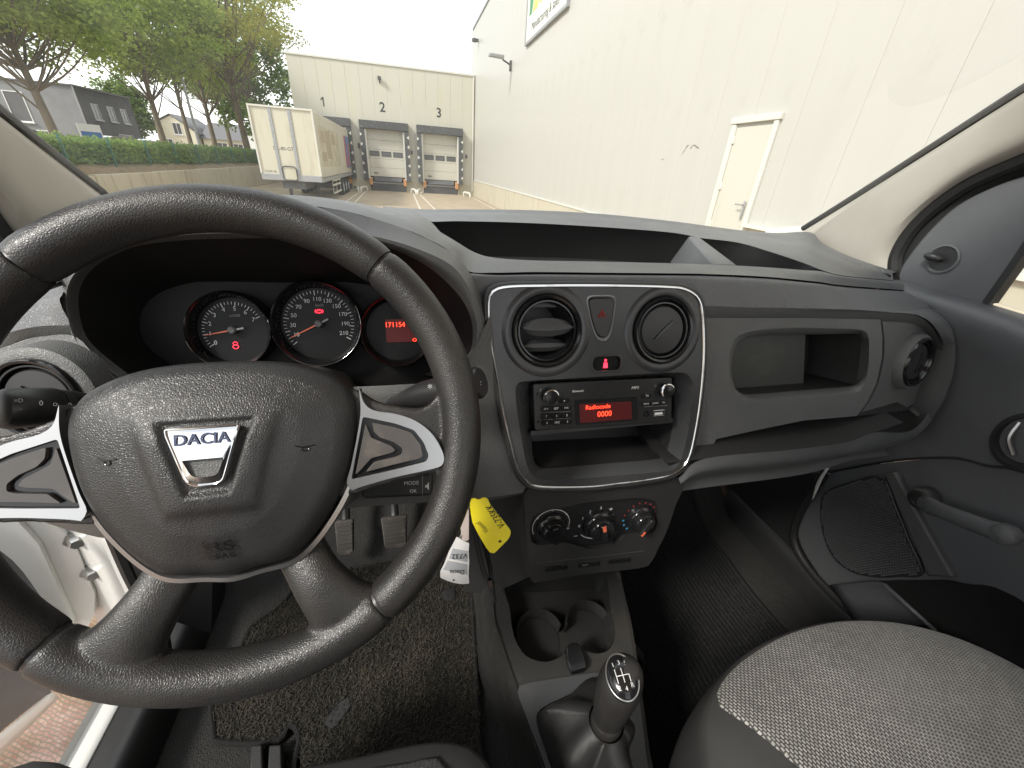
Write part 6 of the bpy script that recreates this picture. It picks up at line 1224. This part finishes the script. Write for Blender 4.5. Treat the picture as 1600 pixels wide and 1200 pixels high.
MB().tube([mkf.P(0, 0, .0), mkf.P(-.006, .001, .012)], .004, 10).build('mirror_stem', M_black, mk_); MB().tube(cri([mkf.P(.001, 0, .008), mkf.P(-.010, .002, .013), mkf.P(-.020, .003, .014)], 4), [.0050, .0055, .006, .0062, .0062, .0060, .0055, .0048, .003], 12).build('mirror_stick', M_black, mk_)
MB().tube(cri([aX(1290, 738, .90), aX(1258, 785, .90), aX(1241, 828, .90), aX(1246, 860, .90), aX(1275, 902, .90), aX(1345, 972, .90), aX(1440, 1060, .90)], 8), .009, 10).build('door_seal', M_rubber, pd)
loft([[aX(1296, 731, .872), aX(1284, 752, .876), aX(1272, 779, .88)], [aX(1291, 731, .872), aX(1278, 752, .876), aX(1270, 780, .88)]], 3, 2).build('light_gap_strip', M_white_paint, pd, solid=.003)  # thin white body strip standing in for light leaking through the door gap

# ---- seats
def weave(name):
    m = bpy.data.materials.new(name); m.use_nodes = True; nt = m.node_tree; b = nt.nodes['Principled BSDF']; lk = nt.links.new; N = nt.nodes.new
    tc = N('ShaderNodeTexCoord'); mp = N('ShaderNodeMapping'); mp.inputs['Rotation'].default_value = (0, 0, R(80)); lk(tc.outputs['Object'], mp.inputs[0])
    br = N('ShaderNodeTexBrick'); br.inputs['Scale'].default_value = 1; br.inputs['Brick Width'].default_value = .0050; br.inputs['Row Height'].default_value = .0033; br.inputs['Mortar Size'].default_value = .0009; br.inputs['Mortar Smooth'].default_value = .5
    br.inputs['Color1'].default_value = (.46, .447, .418, 1); br.inputs['Color2'].default_value = (.30, .29, .27, 1); br.inputs['Mortar'].default_value = (.075, .074, .072, 1); wz = N('ShaderNodeTexNoise'); wz.inputs['Scale'].default_value = 60; wv = N('ShaderNodeVectorMath'); wv.operation = 'SCALE'; wv.inputs['Scale'].default_value = .0016; wa = N('ShaderNodeVectorMath'); lk(tc.outputs['Object'], wz.inputs['Vector']); lk(wz.outputs['Color'], wv.inputs[0]); lk(mp.outputs[0], wa.inputs[0]); lk(wv.outputs[0], wa.inputs[1]); lk(wa.outputs[0], br.inputs['Vector'])
    nz = N('ShaderNodeTexNoise'); nz.inputs['Scale'].default_value = 9; nz.inputs['Detail'].default_value = 4; lk(tc.outputs['Object'], nz.inputs['Vector'])
    rp = N('ShaderNodeMapRange'); rp.inputs[1].default_value = .3; rp.inputs[2].default_value = .7; rp.inputs[3].default_value = .78; rp.inputs[4].default_value = 1.1; lk(nz.outputs[0], rp.inputs[0])
    x = N('ShaderNodeMix'); x.data_type = 'RGBA'; x.blend_type = 'MULTIPLY'; x.inputs[0].default_value = 1; lk(br.outputs['Color'], x.inputs[6]); lk(rp.outputs[0], x.inputs[7]); lk(x.outputs[2], b.inputs['Base Color'])
    bp = N('ShaderNodeBump'); bp.inputs['Distance'].default_value = .0012; bp.inputs['Strength'].default_value = .9; bp.invert = True; lk(br.outputs['Fac'], bp.inputs['Height']); lk(bp.outputs[0], b.inputs['Normal'])
    b.inputs['Roughness'].default_value = .9; b.inputs['Specular IOR Level'].default_value = .15; b.inputs['Sheen Weight'].default_value = .2; return m
M_weave = weave('seat_weave_fabric'); 
def seat(name, label, plan, cen, ztop, fab, fab_c, mfab):
    fab = sorted(fab, key=lambda q: math.atan2(q[1] - fab_c[1], q[0] - fab_c[0]))
    t = thing(name, (cen[0], cen[1], FZ), label, 'car seat'); o = ccw(cr(plan, 120, True)); cx, cy = cen
    def ring(s, z): return [(cx + (a - cx) * s, cy + (b - cy) * s, z) for a, b in o]
    _, F2 = align(o, cr(fab, 120, True)); fx = sum(p[0] for p in F2) / 120; fy_ = sum(p[1] for p in F2) / 120
    oo = cr(plan, 420, True)
    def edge(a, b):                                  # how far in from the rim, for the crown of the cushion
        return min(1.0, min(math.hypot(a - p[0], b - p[1]) for p in oo) / .11)
    def hz_(a, b): e = edge(a, b); return ztop - .012 + .030 * (1 - (1 - e) ** 2)
    def fr2(s): return [(fx + (a - fx) * s, fy_ + (b - fy_) * s) for a, b in F2]
    rr2 = list(np.linspace(.985, .03, 26))
    MB().grid([ring(.95, ztop - .26), ring(1.01, ztop - .17), ring(1.025, ztop - .11), ring(1.022, ztop - .06), ring(1.008, ztop - .026), ring(.997, ztop - .013)] + [[(a, b, hz_(a, b)) for a, b, _ in ring(q, 0)] for q in rr2], cu=True).build('cushion_side', M_vinyl, t, angle=80)
    fx, fy_ = fab_c
    rs = [1.0, .995, .985] + list(np.linspace(.95, .02, 24)); MB().grid([[(a, b, hz_(a, b) + (-.004, .0022, .0038)[min(i, 2)]) for a, b in fr2(q)] for i, q in enumerate(rs)], cu=True).ngon([(a, b, hz_(a, b) + .0038) for a, b in fr2(.02)]).build('cushion_fabric', mfab, t, angle=80)
    bx = [min(p[0] for p in plan) + .07, max(p[0] for p in plan) - .07]; y1 = max(p[1] for p in plan) - .12
    MB().box(((bx[0] + bx[1]) / 2, y1 - .2, (FZ + ztop - .24) / 2), (bx[1] - bx[0], .4, ztop - .24 - FZ)).build('seat_base', M_black, t)
    yb = min(p[1] for p in plan); bc = [(cx + (a - cx) * .98, z) for a, z in ((bx[0] - .04, ztop), (bx[1] + .04, ztop), (bx[1] + .02, ztop + .35), (bx[1] - .05, ztop + .6), (bx[0] + .05, ztop + .6), (bx[0] - .02, ztop + .35))]
    MB().prism(roundpoly(bc, .06, 6), Frame((0, yb + .04, 0), (1, 0, 0), (0, 0, 1)), -.14, .0).build('backrest', mfab, t, bevel=.04, seg=4)
    return t
fl_ = [(p.x, p.y) for p in (aZ(x, y, .80) for x, y in ((1232, 1205), (1153, 1126), (1130, 1108)))]
pl_ = [(.27, -.42), (.262, -.2), (.266, .04), (.280, .11), (.318, .165), (.40, .205), (.50, .222), (.60, .219), (.70, .190), (.775, .13), (.82, .03), (.835, -.15), (.83, -.42)]
ps = seat('front_passenger_seat', 'passenger seat with light grey woven fabric cushion', pl_, (.56, -.06), .80, [(.50, -.40), (.46, -.12)] + fl_ + [(.344, .178), (.40, .2005), (.50, .2175), (.60, .2145), (.70, .186), (.77, .128), (.79, .03), (.77, -.15), (.74, -.40)], (.58, .02), M_weave)
MB().tube(cri([(.285, .12, .60), (.262, .10, .66), (.258, .05, .72), (.262, -.03, .73)], 6), .006, 10).build('seat_lever', M_metal, ps)
MF2 = M_weave
dpl = [(-.43, -.42), (-.44, -.1), (-.435, .12), (-.42, .225), (-.375, .252), (-.315, .228), (-.25, .205), (-.10, .192), (0.0, .186), (.045, .160), (.070, .08), (.078, -.1), (.075, -.42)]
ds = seat('front_driver_seat', 'black driver seat with dark woven cushion below the steering wheel', dpl, (-.165, -.1), .845, [(-.32, -.40), (-.33, 0), (-.20, .150), (-.10, .175), (-.03, .172), (.004, .165), (.012, .10), (.0, -.1), (-.02, -.40)], (-.15, -.05), mat('driver_weave_dark', (.06, .06, .062), .9, bump=[('wave', 260, .8, .002, None)], var=[(500, (.16, .16, .165), .5, .7, None)]))

# ---- key tags and strap at the ignition
def tagshape(name, pts_, Y, label, m_, n_lines, tilt):
    f = Frame(aY(*pts_[0], Y), (1, 0, 0), (0, math.sin(tilt), math.cos(tilt))); t = thing(name, aY(*pts_[0], Y), label, 'key tag', 'key tags hanging at the ignition'); return f, t
ypx = [(734, 781), (741, 778), (748, 781), (756, 777), (762, 779), (766, 788), (782, 808), (798, 829), (797, 836), (793, 843), (784, 852), (772, 864), (766, 863), (760, 856), (748, 836), (738, 816), (735, 800)]
f, t = tagshape('key_tag', ypx, .285, 'yellow key tag with black handwriting beside the steering wheel', M_yellow, 0, .35)
hol = ell(*f.ab(781, 845.5), .0017, n=16); yo = roundpoly(pts2(f, ypx), .0015, 3)
mb = MB(); mb.plate(yo, [hol], f, .0008); mb.wall(ccw(yo)[::-1], f, .0008, -.0008); mb.wall(ccw(hol), f, .0008, -.0008); mb.plate(yo, [hol], f, -.0008); ty_ = mb.build('tag_plate', M_yellow, t)
text('V-735KK', .0105, f, M_ink, 'handwriting', ty_, *f.ab(775, 806), .0012, rot=R(118), shear=.25, xs=.75); text('Viassel', .0072, f, mat('pencil_ink', (.25, .22, .03), .6), 'handwriting', ty_, *f.ab(754, 823), .0012, rot=R(128), shear=.3, xs=.8)
wpx = [(717, 840), (724, 845), (733, 848), (732, 862), (733, 878), (732, 896), (733, 911), (722, 912), (709, 910), (697, 906), (688, 902), (688, 893), (694, 882), (700, 866), (707, 848), (712, 839)]
f, t = tagshape('key_tag', wpx, .27, 'white and grey key tag with upside down writing below the yellow one', M_tagwhite, 0, .35)
hol = ell(*f.ab(709, 906), .0013, n=14); yo = roundpoly(pts2(f, wpx), .001, 3)
mb = MB(); mb.plate(yo, [hol], f, .0008); mb.wall(ccw(yo)[::-1], f, .0008, -.0008); mb.wall(ccw(hol), f, .0008, -.0008); mb.plate(yo, [hol], f, -.0008); tw_ = mb.build('tag_plate', M_tagwhite, t)
for q in ([(707, 856), (730, 860), (730, 877), (701, 872)], [(699, 875), (730, 881), (730, 897), (692, 889)]): MB().prism(pts2(f, q), f, .0008, .0012).build('paper_insert', M_taggrey, tw_)
text('V732', .0075, f, M_ink, 'handwriting', tw_, *f.ab(718, 867), .0015, rot=R(175)); text('Dacia', .0066, f, M_ink, 'handwriting', tw_, *f.ab(714, 892), .0015, rot=R(170))
kf = thing('ignition_key', aY(726, 800, .30), 'car key with split ring and cords hanging from the column', 'key')
MB().tube(cri([aY(738, 790, .29), aY(728, 800, .285), aY(726, 825, .275), aY(718, 845, .27)], 6), .0018, 8).build('key_ring', M_metal, kf)
MB().prism(roundpoly(pts2(f, [(718, 800), (733, 796), (733, 845), (722, 846)]), .002, 3), f, -.006, .0).build('key_head', mat('pinkish_tag_back', (.55, .47, .44), .5), kf, bevel=.001)
bs = thing('wrist_strap', aY(760, 900, .33), 'black cord strap with zip end hanging beside the console', 'strap')
MB().tube(cri([aY(738, 800, .33), aY(745, 850, .33), aY(756, 895, .325), aY(765, 912, .32)], 6), .0035, 8, flat=.5).build('cord', M_black, bs); MB().tube(cri([aY(745, 800, .33), aY(757, 850, .33), aY(766, 890, .325), aY(767, 912, .32)], 6), .0030, 8, flat=.5).build('cord', M_gloss, bs)
MB().prism(roundpoly(pts2(f, [(762, 908), (769, 907), (770, 920), (764, 921)], -.03), .001, 3), f, -.036, -.030).build('zip_slider', M_gloss, bs, bevel=.001); MB().tube([aY(768, 920, .318), aY(771, 938, .315)], [.0035, .0045], 10).build('zip_pull', M_black, bs)
